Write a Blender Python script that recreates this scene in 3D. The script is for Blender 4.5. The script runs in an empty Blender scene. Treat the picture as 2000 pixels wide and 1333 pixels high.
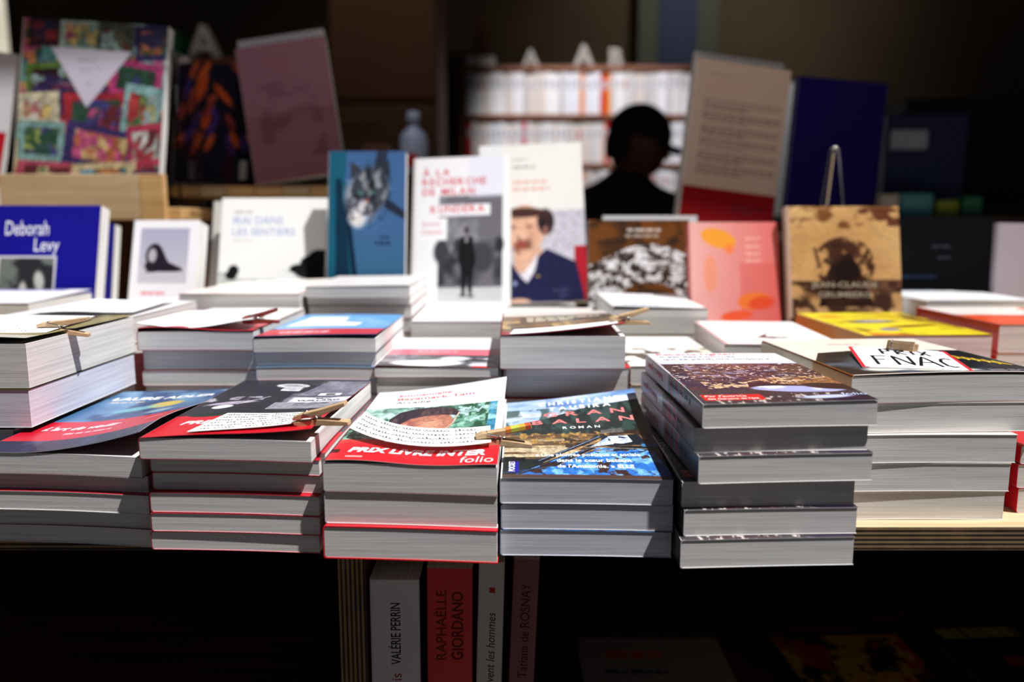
import bpy, math, random
import numpy as np
from mathutils import Matrix, Vector

# ------------------------------------------------------------------ camera, light, exposure
sc = bpy.context.scene
COL = sc.collection
cam_d = bpy.data.cameras.new('camera'); cam = bpy.data.objects.new('camera', cam_d); COL.objects.link(cam)
cam.location = (0, 0, .9585)
cam.rotation_euler = (math.radians(90 - 8.5), 0, 0)
cam_d.sensor_width = 36; cam_d.lens = 28; cam_d.clip_start = .02; cam_d.clip_end = 60
cam_d.dof.use_dof = True; cam_d.dof.focus_distance = .555; cam_d.dof.aperture_fstop = 3.6
cam_d.dof.aperture_blades = 0
sc.camera = cam

world = bpy.data.worlds.new('world'); sc.world = world; world.use_nodes = True
bgn = world.node_tree.nodes['Background']
bgn.inputs['Color'].default_value = (.80, .84, 1.0, 1); bgn.inputs['Strength'].default_value = .05

def light(name, kind, loc, direction, energy, color=(1, 1, 1), **kw):
    l = bpy.data.lights.new(name, kind); o = bpy.data.objects.new(name, l); COL.objects.link(o)
    o.location = loc; o.rotation_euler = Vector(direction).to_track_quat('-Z', 'Y').to_euler()
    l.energy = energy; l.color = color
    for k, v in kw.items(): setattr(l, k, v)
    return o
SUN = Vector((-.42, .168, -1)).normalized()
light('sun', 'SUN', (1, -1, 3), SUN, 6.2, (1, .985, .985), angle=math.radians(.7))
light('added_display_fill', 'SPOT', (-.1, .80, 2.45), (.0, .62, -1.25), 14, (1, .95, .92), spot_size=math.radians(62), spot_blend=.6, shadow_soft_size=.06)  # added light without a fixture, lifts the shaded upper books
light('added_cupboard_fill', 'SPOT', (-.5, 2.0, 2.45), (.05, 1.0, -.8), 10, (1, .86, .72), spot_size=math.radians(75), spot_blend=.9, shadow_soft_size=.08)  # added fill aimed at the cupboard, no lamp hangs there
light('added_board_fill', 'SPOT', (1.05, 2.45, 2.2), (.03, .62, -.92), 14, (.95, .97, 1), spot_size=math.radians(26), spot_blend=.5, shadow_soft_size=.04)  # invented source that only brightens the notice board
light('added_wall_fill', 'SPOT', (1.0, 3.0, 2.4), (.05, 1.2, -.30), 22, (1, .93, .8), spot_size=math.radians(95), spot_blend=.9, shadow_soft_size=.1)  # extra light put in to raise the dark back wall
light('added_counter_fill', 'SPOT', (-.3, 1.75, 1.9), (.05, .35, -.75), 5, (.9, .93, 1), spot_size=math.radians(40), spot_blend=.6, shadow_soft_size=.05)  # added to brighten the bottle and counter, not a shop fitting
light('shelf_spot', 'SPOT', (.35, 2.5, 2.4), (.02, 1.22, -1.07), 120, (.97, .96, 1), spot_size=math.radians(42), spot_blend=.6, shadow_soft_size=.05)

sc.view_settings.view_transform = 'Standard'; sc.view_settings.look = 'None'
sc.view_settings.gamma = 1; sc.view_settings.use_curve_mapping = False
sc.view_settings.exposure = 0.0

# ------------------------------------------------------------------ materials
def lin(c):
    return tuple(((x / 255) / 12.92 if x / 255 <= .04045 else ((x / 255 + .055) / 1.055) ** 2.4) for x in c[:3]) + (1,)
MATS = {}
def new_mat(name):
    m = bpy.data.materials.new(name); m.use_nodes = True
    return m, m.node_tree, m.node_tree.nodes['Principled BSDF']
def N(nt, kind, **kw):
    n = nt.nodes.new(kind)
    for k, v in kw.items():
        if k in n.inputs: n.inputs[k].default_value = v
        else: setattr(n, k, v)
    return n
def art_mat(name, rough, coat=0., spec=.5):
    m, nt, b = new_mat(name)
    a = nt.nodes.new('ShaderNodeAttribute'); a.attribute_name = 'art'
    nt.links.new(a.outputs['Color'], b.inputs['Base Color'])
    no = N(nt, 'ShaderNodeTexNoise', Scale=260., Detail=3.)
    tc = nt.nodes.new('ShaderNodeTexCoord'); nt.links.new(tc.outputs['Object'], no.inputs['Vector'])
    r = N(nt, 'ShaderNodeMapRange'); r.inputs['To Min'].default_value = rough - .05; r.inputs['To Max'].default_value = rough + .07
    nt.links.new(no.outputs['Fac'], r.inputs['Value']); nt.links.new(r.outputs['Result'], b.inputs['Roughness'])
    b.inputs['Coat Weight'].default_value = coat; b.inputs['Coat Roughness'].default_value = .12
    b.inputs['Specular IOR Level'].default_value = spec
    MATS[name] = m; return m
art_mat('cover_gloss', .34, .12); art_mat('cover_matte', .72, 0, .07); art_mat('ink', .6, 0, .2)
def page_mat(name, c1, c2):
    m, nt, b = new_mat(name)
    tc = nt.nodes.new('ShaderNodeTexCoord')
    mp = N(nt, 'ShaderNodeMapping'); mp.inputs['Scale'].default_value = (14, 14, 1700)
    nt.links.new(tc.outputs['Object'], mp.inputs['Vector'])
    n1 = N(nt, 'ShaderNodeTexNoise', Scale=1., Detail=2., Roughness=.6); nt.links.new(mp.outputs[0], n1.inputs['Vector'])
    mp2 = N(nt, 'ShaderNodeMapping'); mp2.inputs['Scale'].default_value = (6, 6, 420)
    nt.links.new(tc.outputs['Object'], mp2.inputs['Vector'])
    n2 = N(nt, 'ShaderNodeTexNoise', Scale=1., Detail=3.); nt.links.new(mp2.outputs[0], n2.inputs['Vector'])
    mx = N(nt, 'ShaderNodeMath', operation='MULTIPLY_ADD'); nt.links.new(n1.outputs['Fac'], mx.inputs[0]); mx.inputs[1].default_value = .62
    nt.links.new(n2.outputs['Fac'], mx.inputs[2])
    cr = N(nt, 'ShaderNodeValToRGB'); cr.color_ramp.elements[0].position = .5; cr.color_ramp.elements[1].position = .98
    cr.color_ramp.elements[0].color = lin(c1); cr.color_ramp.elements[1].color = lin(c2)
    nt.links.new(mx.outputs[0], cr.inputs[0]); nt.links.new(cr.outputs[0], b.inputs['Base Color'])
    bp = N(nt, 'ShaderNodeBump', Strength=.35, Distance=.0002); nt.links.new(n1.outputs['Fac'], bp.inputs['Height'])
    nt.links.new(bp.outputs[0], b.inputs['Normal']); b.inputs['Roughness'].default_value = .85; b.inputs['Specular IOR Level'].default_value = .15
    MATS[name] = m; return m
page_mat('paper_white', (196, 194, 192), (236, 234, 230))
page_mat('paper_cream', (200, 192, 180), (238, 230, 216))
page_mat('paper_cool', (186, 186, 200), (224, 224, 234))
def wood_mat(name, c1, c2, sc_=(3, 40, 40), rough=.6):
    m, nt, b = new_mat(name)
    tc = nt.nodes.new('ShaderNodeTexCoord'); mp = N(nt, 'ShaderNodeMapping'); mp.inputs['Scale'].default_value = sc_
    nt.links.new(tc.outputs['Object'], mp.inputs['Vector'])
    n1 = N(nt, 'ShaderNodeTexNoise', Scale=1.5, Detail=6., Roughness=.6, Distortion=.6); nt.links.new(mp.outputs[0], n1.inputs['Vector'])
    cr = N(nt, 'ShaderNodeValToRGB'); cr.color_ramp.elements[0].position = .35; cr.color_ramp.elements[1].position = .68
    cr.color_ramp.elements[0].color = lin(c1); cr.color_ramp.elements[1].color = lin(c2)
    nt.links.new(n1.outputs['Fac'], cr.inputs[0]); nt.links.new(cr.outputs[0], b.inputs['Base Color'])
    b.inputs['Roughness'].default_value = rough
    MATS[name] = m; return m
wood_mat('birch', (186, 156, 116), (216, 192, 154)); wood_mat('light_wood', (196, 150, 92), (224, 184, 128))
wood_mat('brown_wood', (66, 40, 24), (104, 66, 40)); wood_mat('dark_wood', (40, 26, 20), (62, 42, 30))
wood_mat('pin_wood', (176, 142, 100), (216, 188, 148), (40, 300, 300)); wood_mat('pin_red_wood', (96, 34, 26), (140, 60, 44), (40, 300, 300))
wood_mat('shelf_wood', (110, 62, 36), (150, 92, 56))
def ply_edge(name, axis):      # plies seen edge on: alternating pale and brown layers
    m, nt, b = new_mat(name)
    tc = nt.nodes.new('ShaderNodeTexCoord'); sp = nt.nodes.new('ShaderNodeSeparateXYZ'); nt.links.new(tc.outputs['Object'], sp.inputs[0])
    mu = N(nt, 'ShaderNodeMath', operation='MULTIPLY'); nt.links.new(sp.outputs[axis], mu.inputs[0]); mu.inputs[1].default_value = 2 * math.pi / .0032
    si = N(nt, 'ShaderNodeMath', operation='SINE'); nt.links.new(mu.outputs[0], si.inputs[0])
    n1 = N(nt, 'ShaderNodeTexNoise', Scale=60., Detail=4.); nt.links.new(tc.outputs['Object'], n1.inputs['Vector'])
    ad = N(nt, 'ShaderNodeMath', operation='MULTIPLY_ADD'); nt.links.new(si.outputs[0], ad.inputs[0]); ad.inputs[1].default_value = .5; nt.links.new(n1.outputs['Fac'], ad.inputs[2])
    cr = N(nt, 'ShaderNodeValToRGB'); cr.color_ramp.elements[0].position = .25; cr.color_ramp.elements[1].position = .8
    cr.color_ramp.elements[0].color = lin((40, 24, 14)); cr.color_ramp.elements[1].color = lin((150, 120, 84))
    nt.links.new(ad.outputs[0], cr.inputs[0]); nt.links.new(cr.outputs[0], b.inputs['Base Color']); b.inputs['Roughness'].default_value = .8
    MATS[name] = m
ply_edge('ply_edge_z', 2); ply_edge('ply_edge_x', 0)
def flat(name, c, rough=.6, metal=0., spec=.4, noise=.12, scale=30.):
    m, nt, b = new_mat(name)
    tc = nt.nodes.new('ShaderNodeTexCoord'); n1 = N(nt, 'ShaderNodeTexNoise', Scale=scale, Detail=4.); nt.links.new(tc.outputs['Object'], n1.inputs['Vector'])
    mx = N(nt, 'ShaderNodeMix', data_type='RGBA'); mx.inputs[6].default_value = tuple(v * (1 - noise) for v in lin(c)[:3]) + (1,); mx.inputs[7].default_value = tuple(min(1, v * (1 + noise)) for v in lin(c)[:3]) + (1,)
    nt.links.new(n1.outputs['Fac'], mx.inputs[0]); nt.links.new(mx.outputs[2], b.inputs['Base Color'])
    b.inputs['Roughness'].default_value = rough; b.inputs['Metallic'].default_value = metal; b.inputs['Specular IOR Level'].default_value = spec
    MATS[name] = m; return m
flat('steel', (200, 200, 205), .18, 1.); flat('wall_plaster', (92, 78, 62), .9, noise=.3, scale=2.5); flat('floor_tile', (60, 54, 48), .7, noise=.2, scale=6)
flat('ceiling_paint', (70, 64, 58), .9); flat('awning_cloth', (90, 80, 70), .9); flat('white_board', (225, 222, 220), .6)
flat('black_cloth', (14, 14, 17), .9, noise=.3, scale=60); flat('navy_cloth', (14, 15, 30), .85, noise=.25, scale=80); flat('skin', (104, 62, 50), .55)
flat('hair', (24, 18, 16), .7); flat('brown_panel', (92, 56, 34), .7, noise=.2, scale=4); flat('blue_panel', (18, 40, 84), .6); flat('grey_panel', (70, 74, 66), .6)
flat('black_box', (12, 12, 14), .7); flat('navy_box', (18, 34, 84), .5); flat('pale_box', (170, 180, 205), .5); flat('teal_box', (90, 170, 190), .5); flat('lime_box', (150, 170, 60), .5)
flat('letter_paint', (160, 154, 146), .7); flat('red_paint', (190, 24, 34), .5); flat('green_box', (40, 120, 90), .5)
def glass(name, col=(.95, .97, 1, 1)):
    m, nt, b = new_mat(name); b.inputs['Base Color'].default_value = col; b.inputs['Transmission Weight'].default_value = 1; b.inputs['Roughness'].default_value = .03; b.inputs['IOR'].default_value = 1.3
    no = N(nt, 'ShaderNodeTexNoise', Scale=40.); mr = N(nt, 'ShaderNodeMapRange'); mr.inputs['To Min'].default_value = .02; mr.inputs['To Max'].default_value = .05
    nt.links.new(no.outputs['Fac'], mr.inputs['Value']); nt.links.new(mr.outputs[0], b.inputs['Roughness'])
    MATS[name] = m
glass('acrylic')
def emit(name, col, s):
    m, nt, b = new_mat(name); b.inputs['Base Color'].default_value = (.1, .1, .1, 1)
    no = N(nt, 'ShaderNodeTexNoise', Scale=2.2, Detail=3.); mx = N(nt, 'ShaderNodeMix', data_type='RGBA'); mx.inputs[6].default_value = lin(col); mx.inputs[7].default_value = lin(tuple(min(255, c * .72) for c in col))
    nt.links.new(no.outputs['Fac'], mx.inputs[0]); nt.links.new(mx.outputs[2], b.inputs['Emission Color']); b.inputs['Emission Strength'].default_value = s
    MATS[name] = m
emit('daylight', (250, 240, 215), 1.0)

# ------------------------------------------------------------------ naming helpers
def props(o, label=None, cat=None, group=None, kind=None):
    if label: o['label'] = label
    if cat: o['category'] = cat
    if group: o['group'] = group
    if kind: o['kind'] = kind
    return o
def empty(name, loc, label, cat, group=None, M=None):
    o = bpy.data.objects.new(name, None); COL.objects.link(o); o.empty_display_size = .02
    o.location = loc
    if M is not None: o.rotation_euler = M.to_euler()
    return props(o, label, cat, group)

# ------------------------------------------------------------------ mesh collector
class MB:
    def __init__(s): s.v = []; s.f = []; s.m = []; s.c = []; s.n = 0
    def add(s, verts, faces, mi=0, col=(200, 200, 200)):
        verts = np.asarray(verts, float).reshape(-1, 3); b = s.n
        s.v.append(verts); s.n += len(verts)
        for f in faces: s.f.append(tuple(int(i) + b for i in f)); s.m.append(mi)
        col = np.asarray(col, float)
        if col.ndim == 1: col = np.tile(col, (len(verts), 1))
        s.c.append(col.reshape(-1, 3))
        return s
    def grid(s, P, C, mi=0, flip=False):      # P (ny,nx,3)
        ny, nx = P.shape[:2]
        i = np.arange(ny * nx).reshape(ny, nx)
        q = np.stack([i[:-1, :-1], i[:-1, 1:], i[1:, 1:], i[1:, :-1]], -1).reshape(-1, 4)
        if flip: q = q[:, ::-1]
        C = np.asarray(C, float)
        return s.add(P.reshape(-1, 3), q.tolist(), mi, C if C.ndim == 1 else C.reshape(-1, 3))
    def box(s, x0, y0, z0, x1, y1, z1, mi=0, col=(200, 200, 200), bev=0):
        v = [(x0, y0, z0), (x1, y0, z0), (x1, y1, z0), (x0, y1, z0), (x0, y0, z1), (x1, y0, z1), (x1, y1, z1), (x0, y1, z1)]
        return s.add(v, [(0, 3, 2, 1), (4, 5, 6, 7), (0, 1, 5, 4), (1, 2, 6, 5), (2, 3, 7, 6), (3, 0, 4, 7)], mi, col)
    def tube(s, pts, r, n=10, mi=0, col=(200, 200, 200), closed=False):
        pts = [Vector(p) for p in pts]; rings = []; up = Vector((.13, .37, .92))
        rr = r if isinstance(r, (list, tuple)) else [r] * len(pts)
        for i, p in enumerate(pts):
            a = pts[max(i - 1, 0)]; b = pts[min(i + 1, len(pts) - 1)]
            t = (b - a).normalized(); u = t.cross(up).normalized(); w = t.cross(u).normalized()
            rings.append([p + (u * math.cos(2 * math.pi * k / n) + w * math.sin(2 * math.pi * k / n)) * rr[i] for k in range(n)])
        v = [q for g in rings for q in g]; f = []
        for i in range(len(pts) - 1):
            for k in range(n):
                f.append((i * n + k, i * n + (k + 1) % n, (i + 1) * n + (k + 1) % n, (i + 1) * n + k))
        f.append(tuple(range(n))); f.append(tuple(reversed(range((len(pts) - 1) * n, len(pts) * n))))
        return s.add([tuple(q) for q in v], f, mi, col)
    def prism(s, outline, y0, y1, mi=0, col=(200, 200, 200)):     # outline in xz, extruded in y
        n = len(outline); v = [(x, y0, z) for x, z in outline] + [(x, y1, z) for x, z in outline]
        f = [tuple(range(n)), tuple(reversed(range(n, 2 * n)))] + [(i, i + n, (i + 1) % n + n, (i + 1) % n) for i in range(n)]
        return s.add(v, f, mi, col)
    def build(s, name, mats, parent=None, smooth=False, bevel=0):
        me = bpy.data.meshes.new(name); me.from_pydata(np.concatenate(s.v).tolist(), [], s.f)
        if isinstance(mats, str): mats = [mats]
        for m in mats: me.materials.append(MATS[m])
        me.polygons.foreach_set('material_index', s.m)
        if smooth: me.polygons.foreach_set('use_smooth', [True] * len(s.f))
        ca = me.color_attributes.new('art', 'BYTE_COLOR', 'POINT')
        c = np.ones((s.n, 4)); c[:, :3] = np.clip(np.concatenate(s.c) / 255, 0, 1)
        ca.data.foreach_set('color_srgb', c.ravel())
        me.update(); me.validate()
        o = bpy.data.objects.new(name, me); COL.objects.link(o)
        if bevel:
            b = o.modifiers.new('bevel', 'BEVEL'); b.width = bevel; b.segments = 2; b.limit_method = 'ANGLE'
        if parent: o.parent = parent
        return o

# ------------------------------------------------------------------ lettering
_tc = {}
def glyphs(t, bold=0., shear=0.):
    k = (t, bold, shear)
    if k not in _tc:
        cu = bpy.data.curves.new('t', 'FONT'); cu.body = t; cu.size = 1; cu.resolution_u = 3; cu.offset = bold; cu.shear = shear
        o = bpy.data.objects.new('t', cu); COL.objects.link(o)
        bpy.context.view_layer.update()
        dg = bpy.context.evaluated_depsgraph_get(); me = o.evaluated_get(dg).to_mesh()
        v = np.array([p.co[:2] for p in me.vertices]) if len(me.vertices) else np.zeros((0, 2)); f = [tuple(p.vertices) for p in me.polygons]
        o.evaluated_get(dg).to_mesh_clear(); bpy.data.objects.remove(o); bpy.data.curves.remove(cu)
        _tc[k] = (v, f)
    return _tc[k]
def text2d(t, x, y, size, bold=0., shear=0., xs=1., align='l', rot=0., track=0., fit=None):
    """flat glyph outlines (metres) placed at x,y; track spaces the letters; fit = target width"""
    if track:
        V = []; F = []; n = 0; cx = 0
        for ch in t:
            if ch == ' ': cx += .32 + track; continue
            v, f = glyphs(ch, bold, shear)
            if len(v) == 0: continue
            w = v[:, 0].max() - v[:, 0].min(); v = v - [v[:, 0].min(), 0] + [cx, 0]; V.append(v); F += [tuple(i + n for i in q) for q in f]; n += len(v); cx += w + track
        v = np.concatenate(V); f = F
    else: v, f = glyphs(t, bold, shear)
    v = v * size * np.array([xs, 1.])
    x0, x1 = v[:, 0].min(), v[:, 0].max()
    v = v - [x0, 0]; w = x1 - x0
    if fit: v = v * [fit / w, 1.]; w = fit
    if align == 'c': v = v - [w / 2, 0]
    if align == 'r': v = v - [w, 0]
    if rot: c, s_ = math.cos(rot), math.sin(rot); v = v @ np.array([[c, s_], [-s_, c]])
    return v + [x, y], f
def ribbon(pts, w):
    p = np.array(pts, float); t = np.gradient(p, axis=0); t /= np.maximum(np.linalg.norm(t, axis=1, keepdims=True), 1e-9)
    nrm = np.stack([-t[:, 1], t[:, 0]], 1) * w / 2
    v = np.concatenate([p + nrm, p - nrm]); n = len(p)
    return v, [(i, i + 1, i + 1 + n, i + n) for i in range(n - 1)]
def scribble(rng, x0, x1, y, h, w):          # a line of joined handwriting
    out = []; x = x0
    while x < x1 - h:
        L = rng.uniform(2.2, 6.5) * h; L = min(L, x1 - x); n = int(L / h * 9) + 6; tt = np.linspace(0, 1, n)
        ph = rng.uniform(0, 6); fr = L / h * 1.15
        yy = h * .36 * np.sin(2 * np.pi * fr * tt + ph) * (1 + .5 * np.sin(tt * 9 + ph)) + h * .12 * np.sin(tt * 4)
        xx = x + L * tt + h * .22 * np.cos(2 * np.pi * fr * tt + ph)
        if rng.random() < .6: k = rng.integers(0, n - 3); yy[k:k + 2] += h * rng.choice([.8, -.8])
        out.append(ribbon(np.stack([xx, y + yy], 1), w)); x += L + h * rng.uniform(.6, 1.1)
    return out

# ------------------------------------------------------------------ cover art, painted on a grid
def vnoise(ny, nx, gy, gx, seed):
    r = np.random.default_rng(seed); g = r.random((gy + 2, gx + 2))
    yy = np.linspace(0, gy, ny); xx = np.linspace(0, gx, nx); iy = yy.astype(int); ix = xx.astype(int)
    fy = (yy - iy)[:, None]; fx = (xx - ix)[None]; fy = fy * fy * (3 - 2 * fy); fx = fx * fx * (3 - 2 * fx)
    a = g[iy][:, ix]; b = g[iy][:, ix + 1]; c = g[iy + 1][:, ix]; d = g[iy + 1][:, ix + 1]
    return (a * (1 - fx) + b * fx) * (1 - fy) + (c * (1 - fx) + d * fx) * fy
class Art:
    def __init__(s, w, h, res, bg=(240, 240, 240), seed=0):
        s.w, s.h = w, h; s.nx = max(8, int(w / res) + 1); s.ny = max(8, int(h / res) + 1)
        s.a = np.zeros((s.ny, s.nx, 3)); s.a[:] = bg; s.seed = seed
        s.V, s.U = np.meshgrid(np.linspace(0, 1, s.ny), np.linspace(0, 1, s.nx), indexing='ij'); s.dec = []
    def noise(s, gx, gy, oct=4):
        o = np.zeros((s.ny, s.nx)); t = 0
        for k in range(oct):
            s.seed += 1; w = .55 ** k; o += w * vnoise(s.ny, s.nx, int(gy * 2 ** k), int(gx * 2 ** k), s.seed); t += w
        return o / t
    def put(s, mask, col, al=1.):
        m = (np.clip(mask, 0, 1) * al)[..., None]; s.a = s.a * (1 - m) + np.asarray(col, float) * m; return s
    def rect(s, u0, v0, u1, v1, col, al=1.): return s.put(((s.U >= u0) & (s.U <= u1) & (s.V >= v0) & (s.V <= v1)) * 1., col, al)
    def R(s, u0, v0, u1, v1): return ((s.U >= u0) & (s.U <= u1) & (s.V >= v0) & (s.V <= v1)) * 1.
    def ell(s, cx, cy, rx, ry, col, rot=0., soft=.06, al=1.):
        return s.put(s.E(cx, cy, rx, ry, rot, soft), col, al)
    def E(s, cx, cy, rx, ry, rot=0., soft=.06):
        k = s.h / s.w; x = s.U - cx; y = (s.V - cy) * k; c, q = math.cos(rot), math.sin(rot)
        X = (x * c + y * q) / rx; Y = (-x * q + y * c) / (ry * k); r = np.sqrt(X * X + Y * Y); return np.clip((1 - r) / soft, 0, 1)
    def P(s, pts):
        m = np.zeros_like(s.U, bool); n = len(pts)
        for i in range(n):
            x0, y0 = pts[i]; x1, y1 = pts[(i + 1) % n]
            if y0 == y1: continue
            c = ((s.V >= min(y0, y1)) & (s.V < max(y0, y1))) & (s.U < (x1 - x0) * (s.V - y0) / (y1 - y0) + x0); m ^= c
        return m * 1.
    def poly(s, pts, col, al=1.): return s.put(s.P(pts), col, al)
    def line(s, x0, y0, x1, y1, wd, col, al=1.):
        k = s.h / s.w; dx, dy = x1 - x0, (y1 - y0) * k; L2 = dx * dx + dy * dy + 1e-12
        t = np.clip(((s.U - x0) * dx + (s.V - y0) * k * dy) / L2, 0, 1)
        d = np.hypot(s.U - x0 - t * dx, (s.V - y0) * k - t * dy); return s.put(np.clip((wd / 2 - d) / (wd * .3), 0, 1), col, al)
    def mottle(s, mask, c2, gx, gy, lo=.45, hi=.6, al=1., oct=4): return s.put(mask * np.clip((s.noise(gx, gy, oct) - lo) / (hi - lo), 0, 1), c2, al)
    def bars(s, u0, u1, v0, v1, n, col, al=.8, fill=.5):
        r = np.random.default_rng(s.seed + 7)
        for i in range(n):
            v = v1 - (i + .5) * (v1 - v0) / n; hh = (v1 - v0) / n * fill / 2; u = u0; e = u1 if i < n - 1 else u0 + (u1 - u0) * .6
            while u < e:
                L = min(r.uniform(.03, .1), e - u); s.rect(u, v - hh, u + L, v + hh, col, al); u += L + .015
        return s
    def pad(s, f, col):
        k = np.clip(((s.V[:, 0] - f) / (1 - f)) * (s.ny - 1), 0, s.ny - 1); i = k.astype(int); j = np.minimum(i + 1, s.ny - 1); t = (k - i)[:, None, None]
        b = s.a[i] * (1 - t) + s.a[j] * t; s.a = np.where((s.V < f)[..., None], np.asarray(col, float), b); return s
    def grain(s, mask, gx, gy, amp, oct=2):
        n = s.noise(gx, gy, oct) - .5; s.a = np.clip(s.a * (1 + 2 * amp * n * mask)[..., None], 0, 255); return s
    def text(s, t, u, v, size, col, **k):
        s.dec.append((text2d(t, u * s.w, v * s.h, size, **k), col)); return s
    def rib(s, pts, wd, col): s.dec.append((ribbon([(p[0] * s.w, p[1] * s.h) for p in pts], wd), col)); return s

# ------------------------------------------------------------------ books
RR = .0016
def book_mesh(art, t, pages='paper_white', gloss='cover_gloss', spine=(235, 235, 235), back=None, inner=(228, 226, 222), lift=None,
              bow=0., droop=None, c=.00035, edge=None, spine_text=None, front_inset=.0004, spine_art=None):
    w, h = art.w, art.h; back = back or spine; edge = edge if edge is not None else inner; r = min(RR, t * .3)
    dr = droop or (0, 0)
    def warp(x, y): return bow * np.sin(np.pi * np.clip(x / w, 0, 1)) - (dr[0] * (1 - x / w) + dr[1] * x / w) * np.clip(1 - y / .055, 0, 1) ** 1.5
    lf = lift or (lambda u, v: 0 * u)
    def front(x, y):
        z = t + lf(np.clip(x / w, 0, 1), np.clip(y / h, 0, 1)) + warp(x, y)
        return z
    mb = MB(); GI = 0
    X = r + art.U * (w - r); Y = art.V * h
    mb.grid(np.stack([X, Y, front(X, Y)], -1), art.a, 0)
    # rounded corners, spine and back
    ny = 40; ys = np.linspace(0, h, ny)
    prof = [(r - r * math.sin(a), t - r + r * math.cos(a)) for a in np.linspace(0, math.pi / 2, 5)] + [(0, r + (t - 2 * r) * k) for k in (.75, .5, .25)] + [(r - r * math.cos(a), r - r * math.sin(a)) for a in np.linspace(0, math.pi / 2, 5)] 
    px = np.array([p[0] for p in prof]); pz = np.array([p[1] for p in prof])
    Xs = np.tile(px, (ny, 1)); Ys = np.tile(ys[:, None], (1, len(px))); Zs = np.tile(pz, (ny, 1)) + warp(Xs, Ys); Zs[:, 0] = front(Xs[:, 0], ys)
    sc_ = np.zeros((ny, len(px), 3)); sc_[:] = spine
    if spine_art is not None:
        for j in range(ny): sc_[j] = spine_art(j / (ny - 1))
    mb.grid(np.stack([Xs, Ys, Zs], -1), sc_, 0, flip=True)
    bx = np.linspace(r, w, 14); XB, YB = np.meshgrid(bx, ys); mb.grid(np.stack([XB, YB, 0 * XB + warp(XB, YB)], -1), back, 0, flip=True)
    # inside faces
    ix = np.linspace(c, w, 26); XI, YI = np.meshgrid(ix, ys)
    mb.grid(np.stack([XI, YI, front(XI, YI) - c], -1), inner, 1, flip=True)
    mb.grid(np.stack([XI, YI, c + warp(XI, YI)], -1), inner, 1)
    # cut edges of the cover board
    for yy, fl in ((0, False), (h, True)):
        xe = np.linspace(r, w, 60); P = np.stack([np.stack([xe, xe * 0 + yy, front(xe, yy + 0 * xe) - c], -1), np.stack([xe, xe * 0 + yy, front(xe, yy + 0 * xe)], -1)]); mb.grid(P, edge, 1, flip=fl)
        P = np.stack([np.stack([xe, xe * 0 + yy, warp(xe, yy + 0 * xe)], -1), np.stack([xe, xe * 0 + yy, c + warp(xe, yy + 0 * xe)], -1)]); mb.grid(P, edge, 1, flip=fl)
        o = np.stack([px, px * 0 + yy, pz + warp(px, yy + 0 * px)], -1); o[0, 2] = front(px[:1], np.array([yy]))[0]
        cx_, cz_ = r + c, t / 2; inn = o.copy(); inn[:, 0] = np.minimum(px + c, r); inn[:, 2] = o[:, 2] + np.clip(cz_ - pz, -c, c)
        mb.grid(np.stack([inn, o]), edge, 1, flip=fl)
    P = np.stack([np.stack([ys * 0 + w, ys, front(w + 0 * ys, ys) - c], -1), np.stack([ys * 0 + w, ys, front(w + 0 * ys, ys)], -1)]); mb.grid(P, edge, 1)
    P = np.stack([np.stack([ys * 0 + w, ys, warp(w + 0 * ys, ys)], -1), np.stack([ys * 0 + w, ys, c + warp(w + 0 * ys, ys)], -1)]); mb.grid(P, edge, 1)
    # lettering printed on the front
    for (v, f), col in art.dec:
        x, y = v[:, 0], v[:, 1]; mb.add(np.stack([x, y, front(x, y) + .00012], 1), f, 1, col)
    if spine_text:
        for (v, f), col in spine_text:       # v: x along the spine height, y across the thickness
            mb.add(np.stack([0 * v[:, 0] - .00012, v[:, 0], -v[:, 1]], 1), f, 1, col)
    # pages
    pb = MB(); g = front_inset; xs = np.array([c, c + .0004, c + .001, *np.linspace(c + .0016, w - .0004, 30)])
    ins = np.array([.0011, .0005, .0001] + [0] * 30) if t > .006 else np.zeros(33)
    lo = c + ins + .00002; hi = t - c - ins - .00002; yl = np.linspace(g, h - g, 24)
    def side(z): return np.stack([np.tile(xs, (24, 1)), np.tile(yl[:, None], (1, 33)), np.tile(z, (24, 1)) + warp(np.tile(xs, (24, 1)), np.tile(yl[:, None], (1, 33)))], -1)
    T = side(hi); B = side(lo); pb.grid(T, (0, 0, 0), 0); pb.grid(B, (0, 0, 0), 0, flip=True)
    pb.grid(np.stack([B[0], T[0]]), (0, 0, 0), 0); pb.grid(np.stack([B[-1], T[-1]]), (0, 0, 0), 0, flip=True)
    pb.grid(np.stack([B[:, -1], T[:, -1]]), (0, 0, 0), 0); pb.grid(np.stack([B[:, 0], T[:, 0]]), (0, 0, 0), 0, flip=True)
    return (mb, [gloss, 'ink'], pb, pages)
def make_book(label, group, loc, M, spec, name='paperback_book'):
    mb, cm, pb, pm = spec if not isinstance(spec, dict) else book_mesh(**spec)
    o = empty(name, loc, label, 'book', group, M)
    mb.build('cover', cm, o, smooth=True); pb.build('page_block', pm, o)
    return o
def copy_book(src, label, group, loc, M):
    r = src.copy(); COL.objects.link(r); r.location = loc; r.rotation_euler = M.to_euler(); r['label'] = label; r['group'] = group
    for ch in list(src.children):
        k = ch.copy(); COL.objects.link(k); k.parent = r
    return r
ORD = ['bottom', 'second from bottom', 'third from bottom', 'fourth from bottom', 'fifth from bottom', 'sixth from bottom', 'seventh from bottom', 'eighth from bottom', 'ninth from bottom']
TB = .75
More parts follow.
